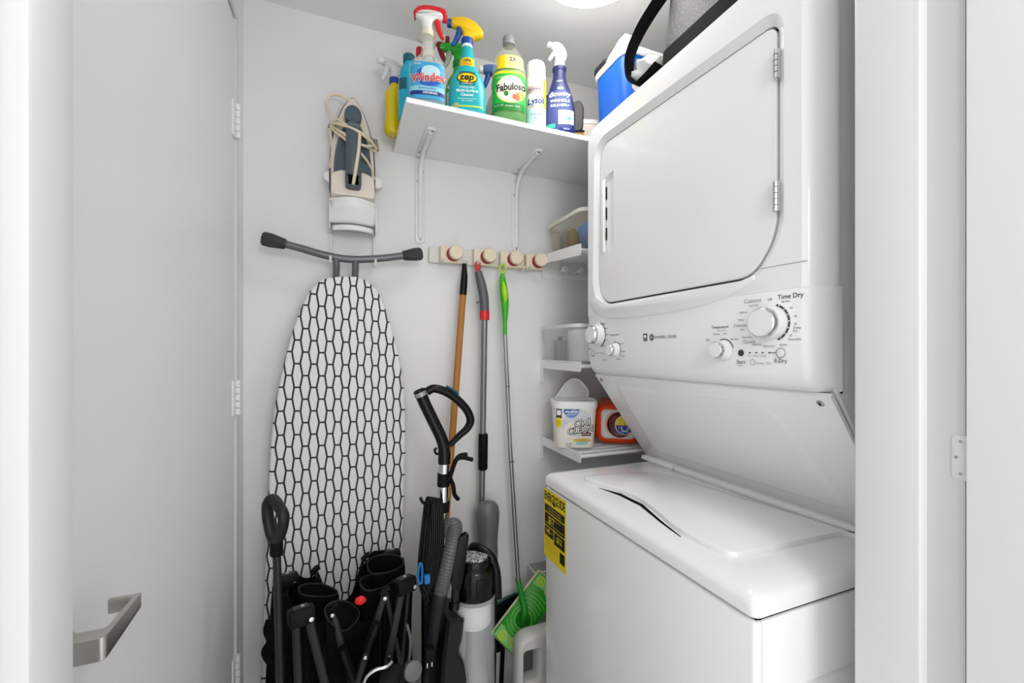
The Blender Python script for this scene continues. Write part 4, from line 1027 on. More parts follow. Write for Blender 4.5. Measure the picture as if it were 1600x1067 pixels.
cp_ = MB().lathe([(.0455, .006), (.0455, .010), (.040, .014), (.036, .012), (0, .012)], fj(.006, -.004, 0), (0, -1, 0), 36).build('cap', M('cap_dark', '#170d0c', 0.25), oj, True)
sk = MB(); fk = lambda off: (lambda a, b: fj(.022 + a, -.004 + b, -.0155 - off))
sk.lathe([(.033, 0), (.033, .0018), (0, .0018)], fj(.022, -.004, -.0135), (0, -1, 0), 36, m=LWHITE)
sk.patch(-.031, .031, -.001, lambda x: math.sqrt(max(0, .031 ** 2 - x * x)), fk(.0006), 20, 2, LYEL)
sk.patch(-.031, .031, lambda x: -math.sqrt(max(0, .031 ** 2 - x * x)), -.001, fk(.0006), 20, 2, M('sticker_blue', '#1b2f8e', 0.4))
for x in (-.016, 0, .016): sk.text('Y', .011, fk(.001), x, .012, LBLK); sk.text('lift', .006, fk(.001), x, .0035, LBLK)
sk.tube([fk(.001)(.011 * math.cos(t_ * .1), -.010 + .011 * math.sin(t_ * .1)) for t_ in range(-36, 6)], .0016, 6, m=LWHITE)
sk.text('CLOSE TO SEAL', .0048, fk(.001), 0, -.0235, LWHITE); sk.text('*', .012, fk(.001), -.020, -.011, LWHITE)
sk.build('sticker', None, oj, True)

# ------------------------------------------------------------------ tool rack
tk = thing('tool_rack', 'cream wall rack with four red roller grips holding the mops', 'tool rack', (.49, YB, 1.58))
RZ0, RZ1 = 1.568, 1.622
def rx(u, v=405): return ony(u, v, YB - 0.02).x
CRT = M('cream_rack_plastic', '#e6d8bf', 0.4); RACKG = M('rack_grey_plastic', '#dcdad4', 0.4)
MB().box(rx(671), rx(849), YB - .014, YB - .0006, RZ0, RZ1, .003, 2).build('base_bar', RACKG, tk)
for u0, u1, uc in ((687, 721, 706), (739, 771.5, 758), (780, 817, 799), (820, 848, 837)):
    x0, x1 = rx(u0), rx(u1)
    h = MB().box(x0, x1, YB - .034, YB - .014, RZ0 - .001, RZ1 + .001, .003, 2).build('grip_housing', CRT, tk)
    xc = rx(uc + 3); zc = (RZ0 + RZ1) / 2 + .003
    MB().lathe([(0, 0), (.024, 0), (.024, .009), (0, .009)], (xc - .005, YB - .034, zc - .001), (0, -1, 0), 28).build('grip_pad', M('rack_red', '#8a1a1a', 0.45), h)
    MB().lathe([(0, 0), (.0235, 0), (.0245, .002), (.0245, .018), (.022, .022), (0, .0225)], (xc + .001, YB - .034, zc + .003), (0, -1, 0), 28).build('roller', CRT, h)
hk = []
for u, v in ((691, 408), (728, 411), (746, 411), (786, 413), (817, 420), (826, 419)):
    p = ony(u, v, YB - .04)
    MB().tube(crom([Vector((p.x, YB - .014, p.z)), Vector((p.x, YB - .045, p.z - .004)), Vector((p.x, YB - .056, p.z + .006))], 4), .0042, 8).build('hook', RACKG, tk)

# ------------------------------------------------------------------ broom, grey spray mop, green flat mop
YT = 1.405
def pp(u, v, y): return ony(u, v, y)
WOOD = M('broom_wood', '#b07434', 0.5, var=0.12, vscale=40)
b0, b1 = pp(724, 452, YT), pp(706, 690, YT - .02)
dirb = (b1 - b0).normalized(); bend = b0 + dirb * ((b0.z - .12) / -dirb.z)
bm_ = thing('broom', 'wooden handled broom hanging from the rack by its black tip', 'broom', (bend.x, bend.y, .0))
MB().tube([b0, bend], .0115, 14).build('handle', WOOD, bm_)
k0 = pp(725.5, 412, YT)
MB().tube([b0 + dirb * .02, b0 - dirb * .004, b0 - dirb * .02, b0 - dirb * .045, (b0 - dirb * .05) * .3 + k0 * .7, k0], [.0125, .0125, .0125, .0115, .008, .0075], 14).build('hanging_cap', BLACKP, bm_)
MB().box(bend.x - .05, bend.x + .05, bend.y - .018, bend.y + .018, .09, .13, .008, 2).build('broom_block', BLACKM, bm_)
MB().box(bend.x - .048, bend.x + .048, bend.y - .02, bend.y + .02, .003, .092, .004, 1).build('bristles', M('dark_bristle', '#26241f', 0.8, bump=0.8, bscale=200), bm_)

gp = crom([pp(747, 424, YT), pp(751, 440, YT), pp(756, 465, YT), pp(757, 488, YT)], 6)
g1, g2 = pp(757, 492, YT), pp(752.5, 790, YT)
gd = (g2 - g1).normalized()
gm = thing('spray_mop', 'grey spray mop with red collar hanging second on the rack', 'mop', (g2.x, g2.y, 0))
MB().tube(gp, [.0125 + .004 * min(1, i / 8) for i in range(len(gp))], 14).build('handle', M('mop_handle_grey', '#5c5d60', 0.35), gm)
MB().tube(crom([pp(749, 428, YT), pp(744.5, 421, YT), pp(744.5, 411, YT), pp(749, 411, YT), pp(748.5, 424, YT)], 5), .0045, 8).build('hanging_loop', M('mop_red', '#cf3434', 0.4), gm)
MB().tube([pp(757, 486, YT), pp(757, 500, YT)], .0172, 16).build('collar', REDP, gm)
MB().tube([pp(748, 471, YT), pp(745, 474, YT)], .004, 8).build('trigger', GREYP, gm)
polem = M('mop_pole_grey', '#838486', 0.3, metal=0.6)
MB().tube([pp(757, 500, YT), g2], .0108, 14).build('pole', polem, gm)
MB().tube([pp(755, 677, YT), pp(755, 679, YT), pp(754.4, 732, YT), pp(754.4, 734, YT)], [.013, .0165, .0165, .013], 16).build('foam_grip', BLACKM, gm)
# grey bottle on the pole
q0 = pp(762, 782, YT - .025)
ms = MB()
bt = [(782, 4), (785, 12), (792, 17.5), (802, 19), (815, 18.5), (828, 17), (845, 16), (870, 16.5), (884, 15), (888, 10)]
ms.rings([[pp(762, v, YT - .030) + Vector((r_ * .00215 * math.cos(2 * math.pi * k / 24), r_ * .0019 * math.sin(2 * math.pi * k / 24), 0)) for k in range(24)] for v, r_ in bt])
ms.build('spray_tank', M('mop_tank_grey', '#68696b', 0.35), gm)
MB().tube([pp(752.5, 788, YT), pp(762, 830, YT - .01), pp(766, 900, YT - .012), Vector((g2.x + .03, YT - .02, .10))], [.0115, .02, .026, .014], 14).build('neck', DARKG, gm)
MB().box(g2.x - .04, g2.x + .06, YT - .07, YT + .03, .018, .045, .010, 2).build('mop_foot', GREYP, gm)
MB().box(g2.x - .045, g2.x + .065, YT - .08, YT + .038, .002, .018, .004, 2).build('mop_pad', M('mop_pad_white', '#d8d8d6', 0.9), gm)

YG = 1.40
YH = 1.365
fm = thing('flat_mop', 'green flat mop with slim silver pole hanging third on the rack', 'mop', (.50, YG, .30))
GRN = M('mop_green', '#3fb51e', 0.3); LIME = M('mop_lime', '#b4dc1c', 0.35); SILV = M('mop_silver', '#a9aaab', 0.28, metal=0.8)
hp_ = [(785, 427), (785.2, 436), (786.5, 450), (788, 464), (789, 478), (789, 500), (789, 524)]
MB().tube(crom([pp(u, v, YG) for u, v in hp_], 5), [.0055 + .0075 * math.sin(math.pi * min(1, i / 26)) ** .8 + .002 * min(1, i / 15) for i in range(31)], 14).build('handle', GRN, fm)
MB().tube(crom([pp(u, v, YG - .0095) for u, v in ((786.5, 440), (788, 452), (789.5, 464), (789.5, 474))], 5), [.003 + .007 * math.sin(math.pi * i / 15) for i in range(16)], 10).build('handle_inlay', LIME, fm)
lp_ = [pp(785.5 + 4.6 * math.cos(t_), 419.5 + 6.8 * math.sin(t_), YG - .002) for t_ in [2 * math.pi * i / 24 for i in range(24)]]
MB().tube(lp_, .0032, 8, closed=True).build('hanging_loop', LIME, fm)
pe1, pe2 = pp(810, 909, YG - .03), pp(789, 522, YG)
MB().tube([pe2, pp(797, 700, YG - .01), pe1], .0075, 12).build('pole', SILV, fm)
for v in (604, 722): 
    tt = (v - 522) / (909 - 522); c_ = pe2.lerp(pe1, tt)
    MB().tube([c_ + Vector((0, 0, .002)), c_ - Vector((0, 0, .002))], .0082, 12).build('pole_joint', GREYP, fm)
c0, c1, c3 = pp(769, 990, YH), pp(829, 911, YH), pp(798, 1030, YH - .045)
e1, e2 = (c1 - c0), (c3 - c0)
PW = e1.length * 1.02; e1.normalize(); e2 = e2 - e1 * e2.dot(e1); PHt = e2.length; e2.normalize(); en = e1.cross(e2)
if en.y > 0: en = -en
fg = lambda a, b, ww: c0 + e1 * a + e2 * b + en * ww
PW = .252
q = rnd([(0, 0), (PW, 0), (PW, PHt), (0, PHt)], .006, 3)
MB().prism(rnd([(-.003, -.006), (PW + .003, -.006), (PW + .003, PHt + .004), (-.003, PHt + .004)], .008, 3), fg, -.014, -.001, .003, both=True).build('pad', M('mop_pad_cream', '#ddd6b0', 0.8, bump=0.5, bscale=120), fm)
hd = MB().prism(q, fg, -.002, .006, .003).build('mop_head', M('mop_head_green', '#22a01c', 0.3), fm)
pat = MB(); g2_ = lambda off: (lambda a, b: fg(a, b, .0062 + off))
ca, cb = PW * .40, PHt * .54
LG2 = M('pattern_light_green', '#9be06a', 0.5); LG3 = M('pattern_lime', '#c9e85a', 0.5)
pat.add([g2_(.0002)(a, b) for a, b in ((.004, .004), (.045, .004), (.03, PHt - .004), (.004, PHt - .004))], [(0, 1, 2, 3)], M('pattern_mint', '#86d077', 0.5))
pat.add([g2_(.0002)(PW - a, b) for a, b in ((.004, .004), (.045, .004), (.03, PHt - .004), (.004, PHt - .004))], [(0, 1, 2, 3)], M('pattern_mint', '#86d077'))
for R_ in (.030, .042, .054, .066, .078, .090):
    pts = []
    for i in range(41):
        a = ca + R_ * math.cos(2 * math.pi * i / 40); b = cb + R_ * math.sin(2 * math.pi * i / 40)
        if .008 < b < PHt - .008: pts.append(g2_(.0004)(a, b))
        else:
            if len(pts) > 2: pat.tube(pts, .0013, 5, m=LG2)
            pts = []
    if len(pts) > 2: pat.tube(pts, .0013, 5, m=LG2)
for a, b in ((.020, .030), (.030, PHt - .024), (PW - .022, .024), (PW - .03, PHt - .03)):
    pat.poly(ell(a, b, .016, .016, 20), g2_(.0006), LG3); pat.poly(ell(a, b, .0125, .0125, 20), g2_(.0008), M('pattern_lime_in', '#a7d23c', 0.5))
    for k in range(4): pat.tube([g2_(.0009)(a + .012 * math.cos(k * .785), b + .012 * math.sin(k * .785)), g2_(.0009)(a - .012 * math.cos(k * .785), b - .012 * math.sin(k * .785))], .0008, 4, m=LG3)
pat.build('printed_pattern', None, hd)
ca2, cb2 = ca, cb
nk = fg(ca, cb, .022)
MB().tube(crom([pe1 + Vector((0, 0, .01)), pe1, nk + Vector((.002, -.004, .045)), nk + Vector((0, -.004, .018)), nk], 4), [.0085, .0086, .0088, .009, .009, .0095, .010, .0105, .011, .0115, .012, .0125, .0125, .0125, .0125, .0125, .012], 14).build('swivel_neck', M('mop_deep_green', '#1f8f22', 0.35), fm)
MB().lathe([(.026, 0), (.022, .006), (.014, .012), (.012, .018), (0, .019)], fg(ca2, cb2, .006), en, 24).build('swivel_joint', M('mop_deep_green', '#1f8f22'), fm)
# ------------------------------------------------------------------ iron holder, iron, ironing board
hx0, hx1 = ony(517, 330, YB - .02).x, ony(584.5, 330, YB - .02).x
hxc = (hx0 + hx1) / 2
ih = thing('iron_holder', 'white wire iron holder on the back wall above the ironing board', 'iron holder', (hxc, YB, 1.60))
zt_ = ony(520, 205, YB).z; zk = ony(519, 410, YB - .05).z
for x in (hx0, hx1):
    MB().tube(crom([Vector((x, YB - .006, zt_)), Vector((x, YB - .006, zk + .06)), Vector((x, YB - .012, zk + .02)), Vector((x, YB - .035, zk)), Vector((x, YB - .075, zk - .004)), Vector((x, YB - .088, zk + .012))], 6), .0034, 10).build('wire_rod', WMETAL, ih)
for zz in (zt_,): MB().tube([(hx0, YB - .007, zz), (hx1, YB - .007, zz)], .003, 8).build('cross_wire', WMETAL, ih)
for u, v in ((515.5, 277), (589, 287)):
    p = ony(u, v, YB - .03)
    MB().lathe([(0, 0), (.017, 0), (.018, .003), (.016, .007), (0, .008)], (p.x, YB - .03, p.z), (0, -1, 0), 24).build('bumper_disc', WHITEP, ih)
zp0, zp1 = ony(550, 356, YB - .10).z, ony(550, 309, YB - .10).z
fp_ = lambda a, b, ww: Vector((a, b, ww))
tro = [(hx0 - .003, YB - .012), (hx0 - .003, YB - .075)] + [(hx0 - .003 + (hx1 - hx0 + .006) * i / 10, YB - .075 - .036 * math.sin(math.pi * i / 10)) for i in range(1, 10)] + [(hx1 + .003, YB - .075), (hx1 + .003, YB - .012)]
MB().prism(tro, fp_, zp1 - .010, zp1, .002, both=True).build('tray', WHITEP, ih)
pw = MB()
arc = [(a, b) for a, b in tro[1:-1]]
pw.rings([[Vector((a, YB - .02 + (b - YB + .02) * k_, z_)) for a, b in arc] for k_, z_ in ((1.0, zp1 - .008), (.80, zp1 - .030), (.62, zp0 + .030), (.55, zp0 + .022))], False)
pw.build('tray_apron', WHITEP, ih, solid=.0025)
low = [(hx0 - .003, YB - .012), (hx0 - .003, YB - .045)] + [(hx0 - .003 + (hx1 - hx0 + .006) * i / 10, YB - .045 - .030 * math.sin(math.pi * i / 10)) for i in range(1, 10)] + [(hx1 + .003, YB - .045), (hx1 + .003, YB - .012)]
MB().rings([[Vector((a, b, z_)) for a, b in low[1:-1]] for z_ in (zp0, zp0 + .016)], False).build('lower_band', WHITEP, ih, solid=.0025)
for x in (hx0 - .002, hx1 + .002): MB().box(x - .0012, x + .0012, YB - .075, YB - .012, zp0, zp1 - .006, .0005, 1).build('tray_side', WHITEP, ih)

# iron standing heel-down on the tray; local x = width, z = length, y towards the wall
IZ = zp1 + .001
ir = thing('clothes_iron', 'slate and cream steam iron with wrapped cord standing in its holder', 'iron', (hxc - .001, YB - .030, IZ))
SLATE = M('iron_slate', '#4c5a64', 0.35, var=0.08, vscale=60); CREAM = M('iron_cream', '#e9ddd0', 0.4); SOLE = M('iron_sole', '#3d3c3d', 0.35, metal=0.6)
def sole(wd, zlo, ztip, n=14):
    L_ = ztip - zlo
    rt = [(wd * (1 - (i / n) ** 2.3) ** .75 if i < n else 0, zlo + .25 * L_ + .75 * L_ * i / n) for i in range(n + 1)]
    rt = [(wd * .93, zlo), (wd, zlo + .10 * L_)] + rt
    return rt + [(-a, b) for a, b in reversed(rt[:-1])]
fi = lambda a, b, ww: Vector((a, -ww, b))
H_ = .295
MB().prism(sole(.058, .006, H_), fi, 0, .010, .002, both=True).build('soleplate', SOLE, ir, True)
s2 = sole(.054, .008, H_ - .010)
MB().rings([[fi(a, b, .010) for a, b in s2], [fi(a, b, .026) for a, b in s2], [fi(a * .96, b * .97 + .004, .034) for a, b in s2]]).build('skirt', CREAM, ir, True)
s3 = sole(.047, .02, H_ - .075)
MB().rings([[fi(a, b, .030) for a, b in s3], [fi(a * .97, b, .052) for a, b in s3], [fi(a * .80, b * .96 + .003, .064) for a, b in s3], [fi(a * .55, b * .92 + .006, .068) for a, b in s3]]).build('water_tank', SLATE, ir, True)
IRON_SCALE = (1.16, 1.0, 1.13)
ir.scale = IRON_SCALE
he = MB().prism(rnd([(-.054, .002), (.054, .002), (.052, .058), (.030, .070), (-.030, .070), (-.052, .058)], .010, 4), fi, .012, .074, .008).build('heel', CREAM, ir, True)
nb = MB().prism([(a, b) for a, b in ell(0, H_ - .072, .021, .026, 24)], fi, .030, .066, .008).build('spray_cap', SLATE, ir, True)
hd_ = MB().tube(crom([fi(0, H_ - .105, .058), fi(0, H_ - .118, .080), fi(0, .15, .094), fi(0, .09, .099), fi(0, .05, .094)], 6), .0185, 14, flat=(.75, 1.0)).build('handle', SLATE, ir, True)
hp2 = rnd([(-.019, .018), (.019, .018), (.019, .075), (-.019, .075)], .010, 4)
MB().plate_hole(hp2, inset(hp2, .007), fi, .072, .098).build('handle_base', M('iron_dark_slate', '#3a4751', 0.35), ir, True)
MB().prism(inset(hp2, .006), fi, .070, .082).build('handle_well', GAP, ir, True)
MB().prism(rnd([(-.013, H_ - .128), (.013, H_ - .128), (.013, H_ - .108), (-.013, H_ - .108)], .005, 3), fi, .085, .097, .003).build('steam_button', M('iron_button', '#5e6f7a', 0.3), ir, True)
# cord wound round the handle, with a free loop at the left of the tip
CORD = M('cord_beige', '#ead9bd', 0.6)
def ip(u, v, y):
    q = ony(u, v, y) - Vector((hxc - .001, YB - .030, IZ))
    return Vector((q.x / 1.16, q.y, q.z / 1.13))
yf = YB - .135
cd = [(513, 168, YB - .03), (516, 152, YB - .03), (528, 149, YB - .03), (548, 158, YB - .065)]
cpts = [ip(548, 158, YB - .060), ip(530, 149, YB - .04), ip(516, 150, YB - .03), ip(512, 162, YB - .035), ip(520, 180, YB - .06), ip(536, 192, YB - .10), ip(560, 206, yf), ip(580, 222, YB - .10), ip(588, 232, YB - .05), ip(575, 215, YB - .01 - .03 + .03),
        ip(530, 192, YB - .035), ip(517, 193, YB - .05), ip(530, 194, YB - .10), ip(556, 203, yf), ip(578, 218, YB - .10), ip(587, 236, YB - .05), ip(578, 232, YB - .075), ip(556, 222, yf), ip(532, 206, YB - .10), ip(518, 196, YB - .05), ip(522, 204, YB - .07),
        ip(540, 218, yf + .015), ip(560, 236, yf + .005), ip(575, 254, YB - .10), ip(583, 275, YB - .055), ip(586, 282, YB - .03)]
MB().tube(crom(cpts, 7), .0033, 8).build('cord', CORD, ir, True)
c2_ = [ip(520, 198, YB - .05), ip(540, 210, yf + .02), ip(565, 226, yf + .01), ip(580, 228, YB - .10), ip(584, 226, YB - .06), ip(566, 208, YB - .11), ip(540, 196, YB - .115), ip(524, 193, YB - .07), ip(516, 200, YB - .05), ip(519, 230, YB - .045), ip(516, 262, YB - .045)]
MB().tube(crom(c2_, 7), .0033, 8).build('cord', CORD, ir, True)
c3_ = [ip(562, 206, yf - .002), ip(561, 228, yf - .006), ip(557, 258, yf - .006), ip(552, 288, yf + .012), ip(553, 291, yf + .03)]
MB().tube(crom(c3_, 7), .0042, 8, flat=(1, 1.4)).build('cord_tail', CORD, ir, True)
MB().tube([ip(586, 218, YB - .05), ip(589, 236, YB - .045)], .006, 10).build('cord_clip', M('cord_grey', '#8f8a83', 0.5), ir, True)
MB().tube([ip(513, 196, YB - .05), ip(520, 199, YB - .05)], .006, 10).build('cord_clip', M('cord_grey', '#8f8a83'), ir, True)

# ironing board hanging by its foot bar
YIB = 1.385
board_l = [(526, 432), (503, 437), (486, 452), (473, 475), (461, 505), (449, 545), (436, 600), (427, 650), (421, 720), (418, 800), (414, 900), (410, 1000), (407, 1075)]
board_r = [(556, 432), (576, 441), (592, 458), (603, 485), (614, 520), (624, 560), (631, 605), (634, 660), (633, 730), (631, 800), (628, 890), (625, 980), (622, 1075)]
bp = [ony(u, v, YIB) for u, v in board_l[::-1] + board_r]
bp2 = [(p.x, p.z) for p in bp]
zbot = .19
bl, brr = bp2[0], bp2[-1]
bp2 = [(p.x, p.y) for p in crom([Vector((a, b, 0)) for a, b in bp2], 4)]
bp2 = bp2 + rnd([(brr[0], bp2[-1][1] - .02), (brr[0] - .004, zbot), (bl[0] + .004, zbot), (bl[0], bp2[0][1] - .02)], [0, .05, .05, 0], 6)
ib = thing('ironing_board', 'ironing board with black honeycomb cover hanging on the back wall', 'ironing board', ((bl[0] + brr[0]) / 2, YIB, zbot))
hm_ = bpy.data.materials.new('honeycomb_cover'); hm_.use_nodes = True
nt = hm_.node_tree; bs = nt.nodes['Principled BSDF']; bs.inputs['Roughness'].default_value = 0.8
def mth(op, a, b=None):
    n = nt.nodes.new('ShaderNodeMath'); n.operation = op
    for i, q in enumerate((a, b)):
        if q is None: continue
        if isinstance(q, (int, float)): n.inputs[i].default_value = q
        else: nt.links.new(q, n.inputs[i])
    return n.outputs[0]
tc = nt.nodes.new('ShaderNodeTexCoord'); nzz = nt.nodes.new('ShaderNodeTexNoise'); nzz.inputs['Scale'].default_value = 6
nt.links.new(tc.outputs['Object'], nzz.inputs['Vector'])
sx_ = nt.nodes.new('ShaderNodeSeparateXYZ'); nt.links.new(tc.outputs['Object'], sx_.inputs[0])
wob_ = mth('MULTIPLY', mth('SUBTRACT', nzz.outputs['Fac'], .5), .010)
PX = mth('ADD', mth('ADD', sx_.outputs['X'], wob_), 5.0)
PZ = mth('ADD', sx_.outputs['Z'], mth('ADD', mth('MULTIPLY', sx_.outputs['X'], 0.04), 5.0))
hR, hh_, hb_ = .0138, .0079, .0690
per = 2 * (hR + hh_)
def hexn(ox, oz):
    dx = mth('ABSOLUTE', mth('SUBTRACT', mth('MODULO', mth('ADD', PX, ox), per), per / 2))
    dz = mth('ABSOLUTE', mth('SUBTRACT', mth('MODULO', mth('ADD', PZ, oz), hb_), hb_ / 2))
    n1 = mth('MULTIPLY', mth('SUBTRACT', hb_ / 2, dz), 1.0)
    n2 = mth('MULTIPLY', mth('SUBTRACT', hR, mth('ADD', dx, mth('MULTIPLY', dz, (hR - hh_) / (hb_ / 2)))), .985)
    return mth('MINIMUM', n1, n2)
dd_ = mth('MAXIMUM', hexn(0, 0), hexn(per / 2, hb_ / 2))
ln = mth('LESS_THAN', dd_, .0025)
mx = nt.nodes.new('ShaderNodeMix'); mx.data_type = 'RGBA'
mx.inputs['A'].default_value = lin('#e8e7e5'); mx.inputs['B'].default_value = lin('#2c2c2e')
nt.links.new(ln, mx.inputs['Factor']); nt.links.new(mx.outputs['Result'], bs.inputs['Base Color'])
fbd = lambda a, b, ww: Vector((a, YIB + ww, b))
cv_ = MB().rings([[fbd(a, b, .022) for a, b in inset(bp2, .004)], [fbd(a, b, .018) for a, b in bp2], [fbd(a, b, .006) for a, b in bp2], [fbd(a, b, .001) for a, b in inset(bp2, .004)], [fbd(a, b, 0) for a, b in inset(bp2, .010)]], False)
bi = inset(bp2, .010)
for ww, q_ in ((0, inset(bp2, .010)), (.022, inset(bp2, .004))): cv_.add([fbd(a, b, ww) for a, b in q_], tessellate_polygon([[Vector((a, b, 0)) for a, b in q_]]))
cv_.build('cover', hm_, ib)
YTB = 1.380
LEGM = M('leg_grey_metal', '#6e6f72', 0.35, metal=0.5)
tb = crom([ony(u, v, YTB) for u, v in ((440, 380), (470, 388), (505, 398), (545, 405), (590, 404), (635, 399))], 6)
ft = MB().tube(tb, .0112, 14).build('foot_bar', LEGM, ib)
for p, q in ((tb[0], tb[2]), (tb[-1], tb[-3])):
    dr = (p - q).normalized()
    MB().tube([p - dr * .012, p - dr * .008, p + dr * .028, p + dr * .046, p + dr * .050], [.012, .0155, .0205, .0200, .016], 8).build('rubber_foot', M('rubber_charcoal', '#333436', 0.6), ib)
for u in (525.5, 555.5):
    a = ony(u, 404, YTB); b = ony(u - 1, 470, YIB + .030)
    MB().tube([a, Vector((a.x, YTB + .008, a.z - .03)), Vector((b.x, YIB + .032, b.z + .06)), Vector((b.x, YIB + .032, .5))], .0098, 12).build('leg', LEGM, ib)

# ------------------------------------------------------------------ things on the floor at the right
jg = thing('jug', 'pale grey plastic jug with loop handle on floor beside the washer', 'jug', (.60, 1.245, 0))
JUG = M('jug_pale', '#d2d0cc', 0.4)
fjg = lambda a, b, ww: Vector((a, 1.245 + ww, b))
jx0, jx1 = ony(805, 1030, 1.215).x, .665
jzt = ony(825, 996, 1.215).z
jout = rnd([(jx0, .003), (jx1, .003), (jx1, jzt - .03), (jx1 - .02, jzt), (jx0 + .012, jzt)], [.012, .012, .02, .02, .05], 7)
hx_a, hx_b = ony(820, 1040, 1.215).x, ony(843, 1040, 1.215).x
jz0, jz1 = ony(830, 1062, 1.215).z, ony(830, 1018, 1.215).z
jh = rnd([(hx_a, jz0 - .01), (hx_b, jz0 - .01), (hx_b, jz1), (hx_a, jz1)], .009, 5)
jb = MB()
for ww, d_ in ((-.030, 0), (.030, 0)):
    tr_ = tessellate_polygon([[Vector((a, b, 0)) for a, b in inset(jout, .012)], [Vector((a, b, 0)) for a, b in inset(jh, -.006)]])
    jb.add([fjg(a, b, ww) for a, b in inset(jout, .012)] + [fjg(a, b, ww) for a, b in inset(jh, -.006)], tr_)
jb.rings([[fjg(a, b, ww) for a, b in inset(jout, d_)] for ww, d_ in ((-.030, .012), (-.025, .004), (-.014, 0), (.014, 0), (.025, .004), (.030, .012))], False)
jb.rings([[fjg(a, b, ww) for a, b in inset(jh, d_)] for ww, d_ in ((-.030, -.006), (-.024, -.001), (-.012, .001), (.012, .001), (.024, -.001), (.030, -.006))], False)
jb.build('jug_body', JUG, jg, sharp=60)
MB().lathe([(0, jzt - .004), (.018, jzt - .004), (.018, jzt + .022), (.016, jzt + .024), (0, jzt + .024)], (jx1 - .020, 1.245, 0), n=24).build('cap', WHITEP, jg)
cb_ = thing('storage_bin', 'clear tall bin behind the washer beside the green mop head', 'storage bin', (.78, 1.40, 0))
bxx = ony(834, 893, 1.385).x; bzt = ony(834, 893, 1.385).z
MB().rings(opentub(bxx + .07, .95, 1.375, 1.445, .001, .30, .004, .02)).build('bin_base', M('bin_grey', '#a8a8a6', 0.5), cb_)
MB().rings(opentub(bxx, .96, 1.372, 1.446, .301, bzt, .002, .008)).build('bin_body', CLEARW, cb_)
rm = MB(); rr1 = [(p.x, p.y) for p in rrect(bxx - .001, .961, 1.371, 1.447, .008, 0)]
rm.rings([[Vector((a, b, bzt - .002)) for a, b in rr1], [Vector((a, b, bzt + .002)) for a, b in rr1], [Vector((a, b, bzt + .002)) for a, b in inset(rr1, .003)], [Vector((a, b, bzt - .002)) for a, b in inset(rr1, .003)]], closed=True)
rm.build('rim', WHITEP, cb_)
dp = thing('dustpan', 'black dustpan with teal corner leaning on wall behind the mop head', 'dustpan', (.46, 1.435, .0))
dpo = [ony(u, v, 1.437) for u, v in ((768, 948), (792, 933), (812, 925), (812, 1000), (775, 1022), (757, 985))]
fdp = lambda a, b, ww: Vector((a, 1.446 - ww, b))
dpp = rnd([(p.x, p.z) for p in dpo], .012, 3)
MB().prism(dpp, fdp, 0, .010, .003, both=True).build('pan', BLACKM, dp)
MB().tube([fdp(a, b, .011) for a, b in dpp[2:12]], .004, 8).build('rim', M('dark_teal_plastic', '#0c4a46', 0.4), dp)
xm = sum(p.x for p in dpo) / 6; zm = min(p.z for p in dpo)
MB().tube([Vector((xm, 1.44, zm + .02)), Vector((xm - .01, 1.438, .004))], .008, 10).build('handle', BLACKM, dp)
# ------------------------------------------------------------------ upright vacuum in front of the mops
VY = 1.17
vq = ony(741, 960, VY)
vc = thing('vacuum_cleaner', 'black upright vacuum with clear dust bin and grey hose before the mops', 'vacuum cleaner', (vq.x - .04, VY + .02, 0))
GLOSSB = M('gloss_black_plastic', '#050506', 0.14, spec=0.4)
HOSEG = M('hose_grey', '#5a5c5e', 0.3)
def vp(u, v, dy=0.0): return ony(u, v, VY + dy)
hs = crom([vp(654.5, 609), vp(664, 631), vp(677, 658), vp(689, 683), vp(694, 702), vp(694, 724)], 6)
hg = MB().tube(hs, [.0165 + .001 * (i > 24) for i in range(len(hs))], 16).build('handle_tube', GLOSSB, vc)
MB().tube([hs[0] + (hs[1] - hs[0]) * .9, hs[0] + (hs[1] - hs[0]) * 2.6], .0178, 16).build('mouth_band', M('band_silver', '#a5a5a6', 0.3, metal=0.5), hg)
MB().tube([hs[0] - (hs[1] - hs[0]) * .08, hs[0] + (hs[1] - hs[0]) * .2], .0125, 16).build('mouth_opening', GAP, hg)
lp = crom([vp(667, 612), vp(678, 607), vp(696, 612), vp(714, 624), vp(729, 640), vp(735, 656), vp(730, 669), vp(717, 681), vp(702, 696)], 6)
MB().tube(lp, [.0125 - .004 * max(0, (i - 30) / 18) for i in range(len(lp))], 12, flat=(.95, 1.15)).build('grip_loop', BLACKP, vc)
MB().tube(crom([vp(697, 603.8), vp(706, 608.5), vp(716, 615.8)], 4), .0042, 8).build('grip_accent', M('teal_blue_accent', '#0f4f66', 0.35), vc)
MB().tube(crom([vp(688, 708), vp(682, 709), vp(679, 703), vp(683, 700)], 4), .0036, 8).build('cord_hook', BLACKP, vc)
MB().tube([vp(694, 720), vp(692, 790), vp(689, 850)], .0148, 16).build('wand', CHROME, vc)
ca_ = MB()
ca_.tube([vp(693.4, 739), vp(692.8, 759)], .0175, 16)
ca_.tube(crom([vp(698, 752, -.012), vp(704, 742, -.012), vp(709, 727, -.012), vp(714, 717, -.012), vp(724, 715, -.012), vp(738, 718, -.012)], 5), .0075, 8, flat=(.8, 1.3))
ca_.tube(crom([vp(713, 716, .01), vp(720, 711, .01), vp(730, 710, .01)], 4), .006, 8)
ca_.tube(crom([vp(702, 745, -.012), vp(708, 758, -.012), vp(710, 772, -.012), vp(716, 780, -.012)], 5), .0075, 8, flat=(.8, 1.3))
ca_.build('tool_clip', BLACKM, vc)
MB().tube([vp(692.6, 783), vp(691.8, 799)], .0172, 16).build('wand_band', BLACKM, vc)
MB().tube(crom([vp(684, 792, -.01), vp(670, 789, -.015), vp(660, 784, -.02), vp(657, 777, -.02)], 5), .0042, 8).build('cord_hook', BLACKP, vc)
